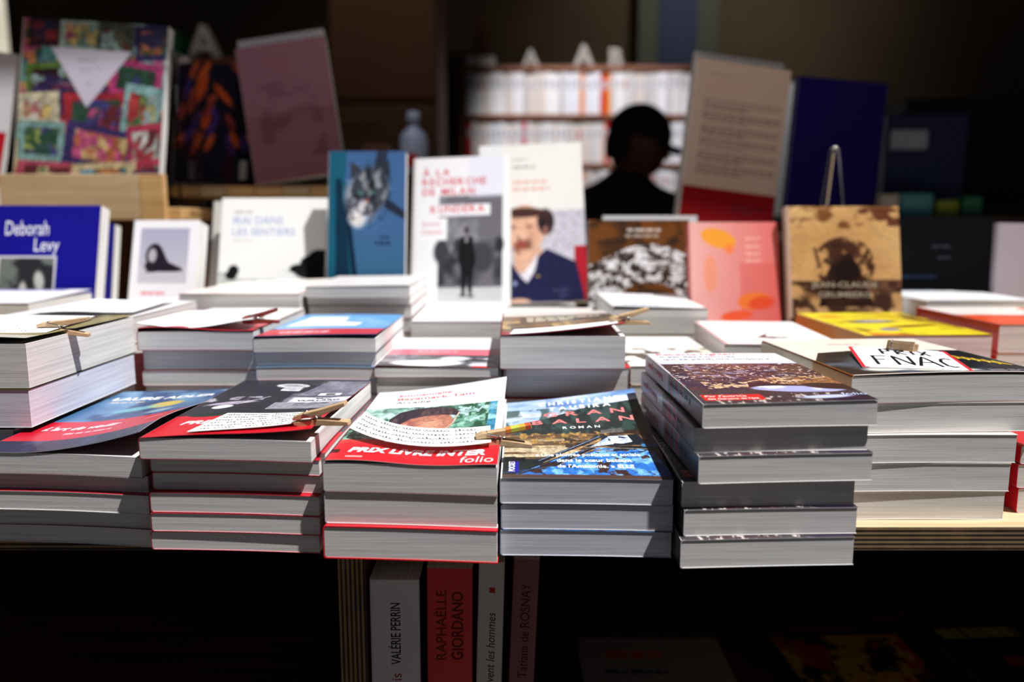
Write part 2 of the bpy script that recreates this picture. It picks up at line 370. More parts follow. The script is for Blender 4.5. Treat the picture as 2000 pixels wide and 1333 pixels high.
def stack(x, y, yaw, ts, top, low, desc, topdesc, group, offs=None, z0=TB, same_t=True):
    """ts: thicknesses bottom to top; low: spec of the books below; top: spec of the uppermost"""
    z = z0; n = len(ts); protos = {}
    for i, t in enumerate(ts):
        dx, dy, da = (offs[i] if offs else (0, 0, 0)); M = Matrix.Rotation(math.radians(yaw + da), 4, 'Z'); loc = (x + dx, y + dy, z)
        if i == n - 1: make_book(topdesc, group, loc, M, dict(top, t=t))
        else:
            lb = f"{ORD[i]} {desc}"; k = round(t, 5)
            if k in protos: copy_book(protos[k], lb, group, loc, M)
            else: protos[k] = make_book(lb, group, loc, M, dict(low, t=t))
        z += t + .0003
    return z
def upright(x, y, z, lean, yaw, roll, spec, label, group=None, name='paperback_book'):
    M = Matrix.Rotation(math.radians(yaw), 4, 'Z') @ Matrix.Rotation(math.radians(90 - lean), 4, 'X') @ Matrix.Rotation(math.radians(roll), 4, 'Z')
    w, h, t = spec['art'].w, spec['art'].h, spec['t']
    mz = min((M @ Vector((a * w, b * h, c * t))).z for a in (0, 1) for b in (0, 1) for c in (0, 1))
    return make_book(label, group, (x, y, z - mz + .0002), M, spec, name)

# ------------------------------------------------------------------ the setting
def boxo(name, a, b, mat, parent=None, bevel=0., origin=None):
    m = MB(); o = origin or (0, 0, 0); m.box(a[0] - o[0], a[1] - o[1], a[2] - o[2], b[0] - o[0], b[1] - o[1], b[2] - o[2]); r = m.build(name, mat, parent, bevel=bevel); r.location = o; return r
ST = 'structure'
props(boxo('floor', (-4.5, -1.6, -.16), (4.5, 4.6, -.12), 'floor_tile'), kind=ST)
# back wall with a window opening at the far left
wb = MB()
for q in ((-4.5, 4.2, -.12, -3.4, 4.3, 3.0), (-2.50, 4.2, -.12, 4.5, 4.3, 3.0), (-3.4, 4.2, -.12, -2.50, 4.3, 1.76), (-3.4, 4.2, 2.5, -2.50, 4.3, 3.0)): wb.box(*q)
props(wb.build('wall_back', 'wall_plaster'), kind=ST)
props(boxo('wall_right', (4.4, 1.1, -.12), (4.5, 4.2, 3.0), 'wall_plaster'), kind=ST)
props(boxo('wall_left', (-4.5, 1.6, -.12), (-4.4, 4.2, 3.0), 'wall_plaster'), kind=ST)
w1 = MB(); w1.box(-3.4, 4.27, 1.76, -2.50, 4.29, 2.5); win = props(w1.build('window_1', 'daylight'), kind=ST)
fr = MB()
for q in ((-3.4, 4.2, 1.76, -3.35, 4.26, 2.5), (-2.54, 4.2, 1.76, -2.50, 4.26, 2.5), (-3.35, 4.2, 2.45, -2.54, 4.26, 2.5), (-3.35, 4.2, 1.76, -2.54, 4.26, 1.80), (-3.0, 4.21, 1.80, -2.96, 4.25, 2.45)): fr.box(*q)
fr.build('window_frame', 'dark_wood', win)
# the stall's roof: its front edge is what shades the tall books and everything behind the table
ROOF_Z = 2.6; ROOF_Y = 1.02
props(boxo('ceiling', (-4.5, ROOF_Y, ROOF_Z), (4.5, 4.3, ROOF_Z + .06), 'ceiling_paint'), kind=ST)

# ------------------------------------------------------------------ the table
tab = empty('display_table', (0, 0, -.12), 'pale plywood display table whose layered edge shows below the sign stack', 'table')
def part(name, a, b, mat, par, bevel=0., mi=None):
    o = par.location; m = MB(); m.box(a[0] - o[0], a[1] - o[1], a[2] - o[2], b[0] - o[0], b[1] - o[1], b[2] - o[2])
    r = m.build(name, mat, par, bevel=bevel); return r
TF = .5245
part('tabletop', (-1.5, TF + .0006, .7334), (1.5, 1.5, .75), 'birch', tab)
e = MB(); e.box(-1.5, -.0003, -.0083, 1.5, .0003, .0080); eo = e.build('layered_edge', 'ply_edge_z', tab); eo.location = (0, TF + .0003, .7417 + .12)
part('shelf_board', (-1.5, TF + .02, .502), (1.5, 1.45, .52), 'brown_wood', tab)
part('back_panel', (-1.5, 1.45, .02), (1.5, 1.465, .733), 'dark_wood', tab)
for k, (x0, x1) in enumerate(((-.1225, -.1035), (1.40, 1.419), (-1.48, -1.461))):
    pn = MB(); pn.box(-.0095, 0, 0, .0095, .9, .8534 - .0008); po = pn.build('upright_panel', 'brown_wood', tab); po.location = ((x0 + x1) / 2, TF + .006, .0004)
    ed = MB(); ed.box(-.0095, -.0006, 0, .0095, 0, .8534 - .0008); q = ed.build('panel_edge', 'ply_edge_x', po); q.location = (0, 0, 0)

# ------------------------------------------------------------------ front row of stacks
W = .1085; H = .178
def L_corner(a, pu, pv, u0=0): return lambda u, v: a * np.clip((u - u0) / (1 - u0), 0, 1) ** pu * (1 - v) ** pv
red = (206, 22, 40)
# --- blue cover under a red band (far left)
a = Art(.111, H, .0004, (70, 108, 150), 11)
a.mottle(1, (120, 160, 190), 3, 4, .4, .7, .8); a.mottle(1, (24, 52, 100), 4, 5, .5, .65, .8)
a.ell(.62, .66, .14, .085, (206, 178, 84), .9, .3); a.ell(.46, .60, .2, .06, (120, 190, 196), .5, .5, .8); a.ell(.70, .50, .12, .05, (200, 214, 214), .4, .5, .6)
a.rect(0, .13, 1, .40, (196, 20, 44))
a.text('LAURE ADLER', .10, .80, .0135, (245, 245, 248), bold=.03, fit=.086); a.bars(.12, .56, .745, .765, 1, (230, 200, 160), .8, .8)
a.text("L'art de vieillir", .13, .265, .013, (250, 235, 238), bold=.02, shear=.3, fit=.056); a.bars(.32, .84, .20, .225, 1, (245, 190, 200), .9, .8)
a.ell(.83, .31, .07, .03, (226, 96, 112), .2, .3); a.rect(0, 0, 1, .13, (24, 30, 60)); a.mottle(a.R(0, 0, 1, .13), (50, 60, 96), 4, 3, .5, .6)
blue_low = dict(art=Art(.111, H, .002, (60, 96, 140), 3).rect(0, 0, 1, .4, (190, 24, 44)), bow=.0008, droop=(.0012, .003), edge=(226, 222, 226), spine=(60, 90, 140))
blue_top = dict(art=a, inner=(96, 16, 26), edge=(200, 204, 214), bow=.0008, droop=(.0012, .003), spine=(60, 90, 140),
    lift=lambda u, v: .017 * np.clip((u - .25) / .75, 0, 1) ** 1.7 * np.clip(1.15 - v, 0, 1) ** .9 + .0015 * u * v)
stack(-.3455, .4985, -3.2, [.0118, .0118, .0128, .0112, .0142], blue_top, blue_low,
      'paperback in the far left front stack below the curling blue cover', 'blue paperback with curling cover and red band, topmost at far left front',
      'paperbacks of the far left front stack', [(.001, .005, 0), (0, .0055, .3), (.001, -.0005, 0), (-.001, .0045, 0), (-.002, -.001, 0)])
# --- black and white cover with note and clothes peg
a = Art(.1095, H, .0004, (36, 36, 44), 31)
a.rect(.55, .45, 1, 1, (110, 110, 124)); a.poly([(.55, .45), (.68, 1), (.55, 1)], (36, 36, 44)); a.mottle(a.R(.55, .4, 1, 1), (150, 150, 165), 5, 6, .45, .65, .7)
for k in range(4): a.line(.60 + .1 * k, .45, .70 + .09 * k, 1, .006, (60, 60, 74), .8)
a.rect(.55, .62, 1, .64, (70, 70, 84)); a.ell(.46, .86, .13, .045, (225, 225, 232), 0, .1); a.ell(.46, .86, .10, .03, (150, 150, 160), 0, .4); a.rect(.42, .745, .56, .80, (240, 240, 244)); a.ell(.49, .80, .08, .05, (190, 190, 198), 0, .2)
a.ell(.22, .50, .2, .035, (170, 160, 178), .25, .3); a.mottle(a.R(0, .4, .4, .62), (200, 196, 206), 9, 12, .55, .62, .8); a.ell(.20, .43, .075, .035, (235, 235, 240), .5, .15); a.line(.27, .47, .42, .62, .012, (220, 220, 226))
a.rect(.60, .50, 1, .60, (228, 224, 238)); a.rect(.52, .37, 1, .50, (150, 148, 160)); a.mottle(a.R(.52, .37, 1, .5), (226, 226, 234), 6, 5, .48, .56)
a.grain(a.R(0, .34, 1, 1), 40, 60, .18); a.rect(.74, .645, .90, .70, (244, 244, 248)); a.rect(.79, .655, .86, .69, (40, 40, 46))
a.text('ERIC', .82, .566, .0058, (20, 20, 24), bold=.02, align='c'); a.text('VUILLARD', .80, .522, .0062, (20, 20, 24), bold=.02, align='c', fit=.032); a.bars(.66, .95, .43, .49, 3, (70, 70, 80), .8)
a.rect(0, 0, 1, .29, red); a.ell(.2, .295, .14, .04, (10, 40, 30), 0, .2); a.text('PRIX', .13, .15, .012, (250, 240, 240), bold=.04, shear=.25)
bw_low = dict(art=Art(.1095, H, .002, (60, 60, 70), 3).rect(0, 0, 1, .34, (190, 20, 40)), bow=.0005, droop=(.0006, .002), inner=(226, 150, 156), edge=(206, 60, 76), spine=(180, 30, 46))
bw_top = dict(art=a, bow=.0005, droop=(.0006, .002), inner=(70, 14, 20), edge=(196, 60, 76), spine=(170, 168, 176), lift=lambda u, v: .0085 * u ** 1.4 * np.clip(1 - v * .9, 0, 1) ** 1.2 + .0007 * np.sin(6 * u))
zB = stack(-.2325, .4885, -2.0, [.0122, .0124, .0132, .0116, .0104, .0140], bw_top, bw_low,
      'paperback in the front stack under the pegged black and white cover', 'black and white covered paperback with red band, note and peg',
      'paperbacks under the black and white cover', [(0, 0, .2), (.001, -.0005, 0), (.001, 0, -.3), (.0015, .0040, 0), (.001, .0035, 0), (-.002, -.0035, 0)])
# --- white cover with portrait of a boy, red band
a = Art(W, H, .00036, (248, 246, 248), 51)
m = a.R(.0, .17, .955, .70); a.put(m, (92, 144, 122)); a.mottle(m, (150, 200, 180), 9, 10, .48, .6, .9); a.mottle(m, (24, 70, 46), 12, 12, .52, .6, .9); a.mottle(m, (190, 220, 225), 14, 14, .6, .66, .9)
a.mottle(a.R(0, .45, .35, .70), (200, 226, 220), 4, 5, .4, .6, .7); a.rect(.90, .17, .955, .70, (54, 130, 160)); a.mottle(a.R(.9, .17, .955, .7), (150, 210, 225), 3, 12, .5, .6)
a.ell(.46, .47, .215, .17, (176, 112, 92), 0, .08); a.ell(.53, .44, .13, .10, (214, 150, 122), .1, .6, .9); a.ell(.36, .45, .06, .08, (160, 92, 78), .1, .4); a.ell(.335, .44, .03, .045, (206, 130, 110), 0, .4)
hair = a.P([(.24, .40), (.22, .52), (.27, .62), (.38, .68), (.52, .69), (.64, .66), (.70, .60), (.68, .56), (.58, .575), (.45, .56), (.36, .52), (.31, .44)]); a.put(hair, (50, 36, 42)); a.mottle(hair, (96, 70, 68), 30, 10, .50, .66, .8)
a.line(.69, .60, .665, .46, .014, (244, 216, 190), .9); a.line(.665, .46, .62, .38, .012, (236, 196, 166), .8); a.line(.46, .49, .52, .492, .008, (90, 52, 48)); a.line(.57, .485, .62, .48, .008, (90, 52, 48)); a.ell(.47, .20, .34, .07, (210, 206, 214), 0, .1)
a.grain(a.R(0, .17, .955, .7), 50, 50, .22)
a.rect(0, 0, 1, .205, (226, 34, 44)); a.rect(0, .205, .28, .24, (226, 60, 50)); a.rect(.10, .032, .20, .044, (250, 190, 180))
a.text('Emmanuelle', .20, .885, .0092, (214, 40, 62), bold=.01, fit=.043); a.text('Bayamack-Tam', .20, .825, .0092, (214, 40, 62), bold=.01, fit=.062); a.text('Arcadie', .20, .765, .0092, (60, 60, 72), fit=.028)
a.text('PRIX LIVRE INTER', .11, .088, .0122, (255, 250, 250), bold=.045, shear=.2, fit=.088); a.text('folio', .78, .02, .0135, (250, 226, 222), shear=.12, fit=.021)
boy_low = dict(art=Art(W, H, .002, (240, 238, 240), 3).rect(0, 0, 1, .2, (220, 40, 50)), bow=.0003, droop=(.001, .0034), edge=(230, 226, 230), spine=(240, 240, 240))
boy_top = dict(art=a, bow=.0003, droop=(.001, .0034), inner=(90, 40, 44), edge=(240, 220, 224), spine=(240, 236, 240),
    lift=lambda u, v: .0145 * u ** 1.5 * v ** 1.6 + .0035 * v ** 2 + .0011 * np.sin(7 * u + .5) * (1 - v) + .0009)
boy_bottom = dict(boy_low, t=.0212, edge=(226, 34, 44), c=.0008, art=Art(W + .001, H, .002, (226, 40, 50), 3), inner=(226, 60, 66), back=(240, 236, 238), spine=(216, 40, 52), lift=lambda u, v: .0004 + 0 * u)
g_ = 'paperbacks under the boy portrait cover'
Mz = lambda d: Matrix.Rotation(math.radians(d), 4, 'Z')
make_book('bottom paperback with bright red band in the stack below the boy portrait', g_, (-.1185, .4755, TB), Mz(-1.5), boy_bottom)
make_book('middle paperback in the stack below the boy portrait cover', g_, (-.1175, .4785, TB + .0221), Mz(-1.5), dict(boy_low, t=.0208))
make_book('white paperback with boy portrait and red prize band, topmost of its stack', g_, (-.1175, .478, TB + .0432), Mz(-1.5), dict(boy_top, t=.0188))
# --- river cover
a = Art(W, .182, .00036, (20, 30, 30), 71)
sky = a.R(0, .80, 1, 1); a.put(sky, (120, 160, 214)); a.mottle(a.P([(0, .62), (0, 1), (1, 1), (1, .88), (.6, .84), (.3, .72)]), (172, 196, 230), 2, 8, .3, .5, 1); a.mottle(a.P([(0, .62), (0, 1), (1, 1), (1, .88), (.6, .84), (.3, .72)]), (236, 240, 248), 2, 9, .5, .68, .9); a.mottle(a.R(.3, .85, 1, 1), (60, 96, 150), 3, 10, .5, .7, .7)
a.poly([(0, .60), (.3, .72), (.6, .84), (1, .88), (1, .50), (0, .50)], (22, 32, 30)); a.mottle(a.R(0, .5, 1, .86), (50, 76, 70), 14, 10, .5, .6, .8); a.ell(.05, .72, .16, .05, (190, 206, 222), .3, .6)
wt = a.R(0, .20, 1, .50); a.put(wt, (92, 66, 38)); a.mottle(wt, (140, 108, 70), 5, 26, .40, .66); a.mottle(a.R(0, .22, .5, .44), (206, 190, 156), 3, 26, .36, .58, .9); a.mottle(a.R(.4, .3, 1, .52), (40, 26, 16), 6, 16, .48, .56, .9); a.mottle(a.R(.1, .38, .75, .52), (170, 130, 60), 30, 30, .54, .64)
bl = a.P([(.05, .02), (.40, .24), (.58, .33), (.95, .30), (1, .10), (1, .03)]); a.put(bl, (44, 112, 196)); a.mottle(bl, (120, 180, 236), 12, 16, .5, .58, .9); a.mottle(bl, (60, 34, 30), 10, 14, .58, .62, .95)
a.mottle(a.R(.45, .28, 1, .40), (160, 110, 50), 12, 44, .5, .57, .9); a.mottle(a.R(.5, .26, 1, .38), (16, 20, 26), 8, 40, .52, .58, .9)
for (x0, y0, x1, y1, c_, w_) in ((.20, .16, .64, .45, (12, 18, 26), .05), (.22, .18, .64, .455, (150, 180, 220), .008), (.25, .16, .66, .43, (200, 170, 130), .010), (.33, .14, .70, .40, (20, 20, 26), .03), (.36, .15, .72, .40, (190, 140, 80), .009), (.1, .04, .52, .28, (30, 26, 30), .03), (.0, .05, .3, .12, (40, 60, 90), .02), (.5, .33, .95, .30, (200, 180, 140), .008), (.6, .36, 1, .36, (90, 60, 30), .01)): a.line(x0, y0, x1, y1, w_, c_)
a.poly([(.66, .49), (.66, .53), (.80, .55), (.82, .50)], (96, 92, 90)); a.poly([(.62, .34), (.66, .46), (.90, .47), (.95, .35)], (14, 24, 36)); a.poly([(.66, .375), (.70, .455), (.83, .46), (.85, .385), (.78, .365)], (200, 216, 240)); a.poly([(.56, .33), (.70, .45), (.72, .36)], (190, 208, 236)); a.mottle(a.E(.76, .415, .07, .035), (20, 26, 40), 22, 22, .54, .58); a.grain(a.R(0, 0, 1, .56), 60, 60, .28); a.rect(.9, .33, 1, .36, (60, 120, 180))
a.rect(0, 0, 1, .035, (78, 56, 48)); a.rect(.035, .055, .095, .19, (24, 22, 150))
a.dec.append((text2d('POCKET', .0090, .0118, .0054, rot=math.pi / 2, bold=.03, fit=.0205), (236, 236, 250)))
a.text('CHRISTIANE', .56, .900, .0108, (250, 250, 252), bold=.03, track=.30, fit=.066, align='c'); a.text('TAUBIRA', .56, .825, .0108, (250, 250, 252), bold=.03, track=.30, fit=.050, align='c')
a.text('GRAN', .58, .735, .0142, (236, 128, 128), bold=.018, track=.42, fit=.064, align='c'); a.text('BALAN', .56, .635, .0142, (236, 128, 128), bold=.018, track=.42, fit=.078, align='c'); a.text('ROMAN', .54, .562, .0075, (236, 236, 236), bold=.02, track=.35, fit=.028, align='c')
a.text('« Une plongée poétique et sociale', .21, .225, .0085, (255, 255, 255), bold=.018, fit=.071); a.text('dans le cœur battant', .34, .165, .0085, (255, 255, 255), bold=.018, fit=.050); a.text("de l'Amazonie. » ELLE", .34, .105, .0085, (255, 255, 255), bold=.018, fit=.050)
riv_low = dict(art=Art(W, H, .0008, (50, 60, 80), 3), pages='paper_cool', bow=.0003, droop=(.0008, .002), edge=(120, 150, 190), spine=(30, 40, 70))
q = riv_low['art']; q.mottle(1, (60, 120, 200), 20, 20, .45, .55); q.mottle(1, (40, 30, 30), 14, 14, .5, .6)
riv_top = dict(art=a, pages='paper_cool', bow=.0003, droop=(.0008, .002), spine=(24, 30, 50), edge=(200, 206, 220), lift=lambda u, v: v ** 1.8 * (.005 + .013 * u ** 1.3) + .0003)
stack(-.0075, .4795, -.6, [.0170, .0168, .0166], riv_top, riv_low, 'thick paperback in the front stack under the river cover', 'paperback with blue boat and river cover, topmost of its stack', 'paperbacks under the river cover', [(0, 0, 0), (.0005, .0003, 0), (0, 0, 0)])
# --- city hillside cover, tall stack
a = Art(.107, H, .00034, (250, 249, 252), 91)
a.put(a.R(0, .70, 1, .78), (214, 216, 240)); city = a.R(0, 0, 1, .725); a.put(city, (70, 44, 48)); a.mottle(city, (34, 28, 56), 5, 9, .45, .6, .9); a.mottle(a.R(.1, .35, 1, .72), (104, 62, 52), 16, 50, .46, .6, .9); a.mottle(a.R(0, .36, 1, .73), (226, 206, 190), 40, 60, .64, .68, .9); a.mottle(a.R(.15, .4, .75, .7), (136, 124, 150), 18, 34, .58, .62, .8)
for k in range(26):
    r_ = np.random.default_rng(k + 400); x0, y0 = r_.uniform(.05, .8), r_.uniform(.40, .68); a.line(x0, y0, x0 + r_.uniform(-.12, .16), y0 + r_.uniform(-.06, .06), .005, (200, 190, 210) if k % 2 else (30, 20, 30), .8)
a.mottle(a.P([(.12, .22), (.12, .34), (.4, .33), (.62, .42), (1, .44), (1, .32), (.7, .27), (.4, .24)]), (216, 178, 140), 26, 44, .47, .54, .95); a.mottle(a.P([(.5, .22), (.5, .38), (1, .44), (1, .28)]), (150, 100, 60), 18, 26, .5, .56, .9); a.grain(city, 70, 90, .35); a.poly([(.36, .20), (.42, .33), (.72, .27), (.7, .17)], (50, 24, 34)); a.mottle(a.R(0, 0, 1, .20), (60, 52, 56), 10, 16, .4, .5); a.mottle(a.R(0, 0, .8, .13), (214, 204, 196), 40, 36, .6, .65, .9)
a.ell(.66, .20, .30, .055, (170, 172, 222), -.12, .12); a.mottle(a.E(.66, .20, .30, .055, -.12), (226, 230, 250), 6, 8, .5, .6); a.ell(.90, .24, .2, .06, (50, 28, 30), -.3, .2); a.ell(.97, .05, .3, .07, (34, 22, 44), .2, .3); a.ell(.75, .07, .2, .03, (200, 206, 240), .1, .4)
a.rect(.02, .045, .38, .125, (206, 34, 30)); a.text("Par l'autrice", .055, .092, .0052, (255, 220, 210), bold=.02, fit=.026); a.text("des Garçons de l'été", .055, .056, .0052, (255, 220, 210), bold=.02, fit=.032)
a.text('Rebecca Lighieri', .07, .945, .0100, (214, 66, 84), bold=.012, fit=.064); a.text('Il est des hommes', .075, .885, .0092, (92, 104, 140), bold=.008, fit=.060); a.text('qui se perdront toujours', .075, .822, .0092, (92, 104, 140), bold=.008, fit=.084)
a.text('folio', .86, .085, .009, (200, 210, 240), shear=.1)
city_spine = lambda v: (206, 200, 210) if v > .52 else ((170, 60, 66) if (v * 40) % 3 < 1 and v > .3 else ((120, 126, 136) if v > .26 else (70, 66, 72)))
city_low = dict(art=a, spine=(190, 184, 190), spine_art=city_spine, edge=(226, 224, 228), droop=(.0012, 0), bow=.0002)
stx = [('Rebecca Lighieri', .095), ('Il est des hommes', .06)]
city_low['spine_text'] = [(text2d('Rebecca Lighieri', .112, -.0105, .0075, fit=.055), (190, 50, 66)), (text2d('Il est des hommes', .03, -.0105, .006, fit=.06), (80, 60, 70))]
zE = stack(.1062, .4640, .4, [.0182, .0170, .0162, .0176, .0157, .0152],
      dict(city_low, lift=lambda u, v: .0010 * u ** 2 * (1 - v)), city_low, 'city paperback with speckled edge in the tall stack', 'paperback with hillside city cover, topmost of the tall stack', 'paperbacks of the tall hillside city stack',
      [(-.0035, -.003, 1.0), (-.001, .002, .5), (-.002, .006, .2), (.0065, .0005, 1.6), (.0045, .0062, .8), (.0085, .0035, 1.2)])
# --- thick stack with the prize sign
a = Art(.1405, .165, .00045, (240, 228, 214), 111)
bk = a.P([(0, 0), (0, .36), (.12, .56), (.35, .60), (1, .60), (1, 0)]); a.put(bk, (22, 24, 28)); a.mottle(bk * a.R(0, 0, .75, .42), (90, 104, 120), 3, 4, .4, .65, .8); a.ell(.26, .12, .17, .07, (232, 226, 216), .15, .4); a.ell(.52, .07, .22, .05, (214, 208, 196), -.05, .3); a.ell(.38, .19, .1, .04, (200, 200, 190), .3, .5); a.line(.4, .17, .8, .04, .03, (24, 26, 34)); a.rect(0, 0, 1, .015, (200, 190, 180))
a.bars(.32, .66, .795, .82, 1, (206, 110, 100), .8, .8)
for i_ in range(5):
    x0 = .80 + .03 * i_; a.rib([(x0, .33 - .035 * i_), (x0 + .025, .43 - .035 * i_), (x0 + .045, .31 - .035 * i_), (x0 + .015, .37 - .04 * i_)], .0016, (226, 190, 60))
a.bars(.74, 1, .03, .07, 2, (200, 200, 210), .7)
sgn_low = dict(art=Art(.12, .175, .002, (232, 224, 214), 3), pages='paper_white', spine=(226, 216, 200), edge=(240, 236, 230), bow=.0004)
sgn_low2 = dict(sgn_low, art=Art(.1405, .165, .002, (232, 224, 214), 3), edge=(240, 232, 226))
sgn_sp = lambda v: (176, 118, 34) if v < .36 else (216, 204, 186)
zF = TB; g_ = 'thick paperbacks under the handwritten prize sign'; Fp = []
for i, (dx, dy, da, t_, sp) in enumerate([(-.002, 0, 0, .0205, sgn_low), (0, -.0012, .5, .0203, sgn_low), (.003, -.0018, 1.0, .0203, sgn_low), (.004, .0012, 3.0, .0210, sgn_low2), (.0045, .0, 4.0, .0198, None)]):
    if sp: make_book(f'{ORD[i]} thick paperback in the stack under the prize sign', g_, (.2295 + dx, .5385 + dy, zF), Mz(da), dict(sp, t=t_))
    else: make_book('cream and black thick paperback under the prize sign', g_, (.2295 + dx, .5385 + dy, zF), Mz(da + .0), dict(art=a, t=t_, spine=(216, 204, 186), spine_art=sgn_sp, inner=(90, 30, 30), edge=(210, 190, 180), bow=.0004, lift=lambda u, v: .0012 * np.sin(2.6 * u) * (1 - v) + .0005))
    zF += t_ + .0004
# --- red paperbacks at the right edge
rl = dict(art=Art(.11, .17, .002, (190, 26, 36), 3), spine=(200, 24, 36), edge=(220, 120, 124), inner=(220, 200, 200))
z_ = TB
for i, t_ in enumerate((.0185, .0175, .0135)):
    make_book(f'{ORD[i]} red-spined paperback at the right end beside the prize sign stack', 'red-spined paperbacks at the right end', (.3625 + .0008 * i + (.0025 if i == 0 else 0), .552, z_), Mz(0), dict(rl, t=t_)); z_ += t_ + .0003

# ------------------------------------------------------------------ left pile and second row
def plain(w, h, col, **k):
    d = dict(art=Art(w, h, .003, col, 5), spine=k.pop('spine', col)); d.update(k); return d
# far left pile
a = Art(.152, .158, .0012, (74, 70, 44), 131); a.mottle(1, (150, 140, 90), 3, 4); a.rect(0, 0, 1, .1, (200, 196, 180))
gl = lambda u, v: .008 * np.clip(1 - v, 0, 1) ** 2 * (1 - .7 * u) + .0015
lowG = plain(.152, .156, (84, 80, 40), edge=(40, 38, 20), spine=(90, 86, 50), pages='paper_cool')
z_ = TB
for i, t_ in enumerate((.0216, .0216, .0212)):
    make_book(f'{ORD[i]} olive-edged paperback in the far left pile beside the blue cover', 'thick paperbacks in the far left pile', (-.5015, .5425 + .002 * (i == 1), z_), Mz(0), dict(lowG, t=t_)); z_ += t_ + .0003
make_book('thick white-edged paperback under the top one of the far left pile', 'thick paperbacks in the far left pile', (-.4865, .5400, z_ + .0012), Mz(0), dict(lowG, t=.0272)); z_ += .0287
make_book('thickest paperback topping the far left pile with a pegged note', 'thick paperbacks in the far left pile', (-.4865, .5415, z_), Mz(0), dict(art=a, t=.0318, spine=(84, 80, 50), inner=(86, 82, 52), edge=(40, 38, 20), lift=gl, pages='paper_white'))
zG = z_ + .0318

# row two, left to right
a = Art(.104, .178, .0012, (236, 230, 224), 141); a.rect(0, 0, 1, .3, (190, 40, 56))
liH = lambda u, v: .004 * np.clip(1 - v, 0, 1) ** 1.3 * (.6 + .4 * np.sin(5 * u + .6)) + .002 * v
zH = stack(-.3325, .7035, 0, [.0155, .0150, .0158, .0150, .0140, .0180, .0170], dict(art=a, inner=(120, 30, 40), edge=(150, 30, 44), spine=(180, 40, 50), lift=liH, bow=.0004),
      plain(.104, .178, (220, 214, 210), edge=(190, 60, 70), spine=(190, 60, 70), bow=.0004), 'red-edged paperback in the second row stack beneath the wavy note', 'paperback under the wavy handwritten note in the second row', 'second row paperbacks under the wavy note',
      [(0, 0, 0), (.001, .001, 0), (0, 0, 0), (.001, .002, 0), (0, 0, 0), (.001, .0015, 0), (-.001, -.003, 0)])
a = Art(.106, .176, .0008, (96, 164, 226), 151); a.mottle(a.R(0, .3, 1, 1), (150, 196, 238), 3, 4, .5, .7, .7); a.poly([(.06, .42), (.12, .86), (.50, .86), (.52, .62), (.72, .58), (.70, .42)], (248, 248, 252)); a.rect(0, 0, 1, .28, (206, 34, 54)); a.rect(0, 0, 1, .03, (30, 34, 90))
a.bars(.14, .86, .10, .19, 1, (246, 190, 200), .9, .8)
stack(-.2225, .6780, 0, [.0118] * 8 + [.0128], dict(art=a, inner=(40, 44, 90), edge=(60, 60, 110), spine=(150, 190, 226), bow=.0006, lift=lambda u, v: .0035 * np.clip(1 - v * 1.1, 0, 1) ** 1.5 * (.4 + .6 * u)),
      plain(.106, .176, (150, 190, 230), edge=(170, 200, 230), inner=(240, 190, 196), spine=(150, 190, 226), bow=.0006), 'pale-edged paperback in the second row stack under the sky blue cover', 'sky blue paperback with white shape and red band, second row', 'second row paperbacks under the sky blue cover',
      [(0, 0, 0), (.001, 0, 0), (-.001, .001, 0), (0, 0, 0), (.0015, 0, 0), (0, .001, 0), (.001, 0, 0), (-.001, .002, 0), (-.0005, -.001, 0)])
a = Art(.107, .178, .0008, (250, 248, 250), 161); a.rect(0, .36, 1, .56, (244, 110, 126)); a.bars(.25, .85, .44, .50, 1, (250, 190, 200), .7, .7); a.rect(0, .0, 1, .36, (70, 70, 76)); a.mottle(a.R(0, 0, 1, .36), (150, 150, 156), 6, 6, .45, .6)
a.ell(.40, .10, .34, .10, (240, 240, 244), .1, .2); a.ell(.62, .24, .16, .08, (226, 226, 230), 0, .3); a.ell(.92, .24, .07, .03, (236, 236, 240), 0, .2); a.ell(.86, .07, .14, .06, (226, 226, 230), 0, .3); a.rect(.78, .0, .95, .04, (220, 40, 50)); a.ell(.82, .20, .13, .04, (30, 30, 36), 0, .2)
a.bars(.35, .85, .66, .72, 1, (170, 176, 210), .6)
stack(-.1170, .6740, 0, [.0150, .0150, .0150, .0150, .0150, .0080], dict(art=a, edge=(150, 70, 84), spine=(220, 130, 140), lift=lambda u, v: .0025 * (1 - u) * np.clip(1 - v, 0, 1)), plain(.107, .178, (236, 232, 234), edge=(226, 214, 220), spine=(236, 220, 224)),
      'paperback in the second row stack under the grey photo and pink band', 'paperback with grey photo below a pink band, second row', 'second row paperbacks under the pink banded cover', [(0, 0, 0), (.001, .001, 0), (0, 0, 0), (.001, 0, 0), (.0005, .0, 0), (-.0015, -.001, 0)])
a = Art(.1075, .178, .0008, (120, 92, 58), 171); a.mottle(1, (70, 62, 44), 6, 8, .45, .6); a.mottle(a.R(0, 0, 1, .5), (196, 160, 100), 8, 10, .5, .6); a.rect(0, .0, 1, .12, (150, 24, 40)); a.rect(.16, .42, .95, .72, (60, 56, 44)); a.bars(.22, .9, .46, .68, 2, (216, 206, 180), .9, .75); a.rect(0, .74, 1, 1, (214, 206, 200))
liK = lambda u, v: .0105 * np.clip(u, 0, 1) ** 1.6 * np.clip(1 - v * .85, 0, 1) + .0008
zK = stack(-.0095, .6740, 0, [.0284, .0284, .0262, .0288], dict(art=a, inner=(110, 20, 34), edge=(120, 24, 36), spine=(110, 30, 40), lift=liK), plain(.1075, .178, (190, 30, 44), edge=(206, 40, 52), spine=(170, 26, 40), inner=(206, 120, 120)),
      'very thick paperback in the second row stack under the brown cover', 'very thick brown paperback with a pegged note, second row centre', 'very thick second row paperbacks', [(0, 0, 0), (0, .001, 0), (.004, .0045, 0), (-.001, -.004, 0)])
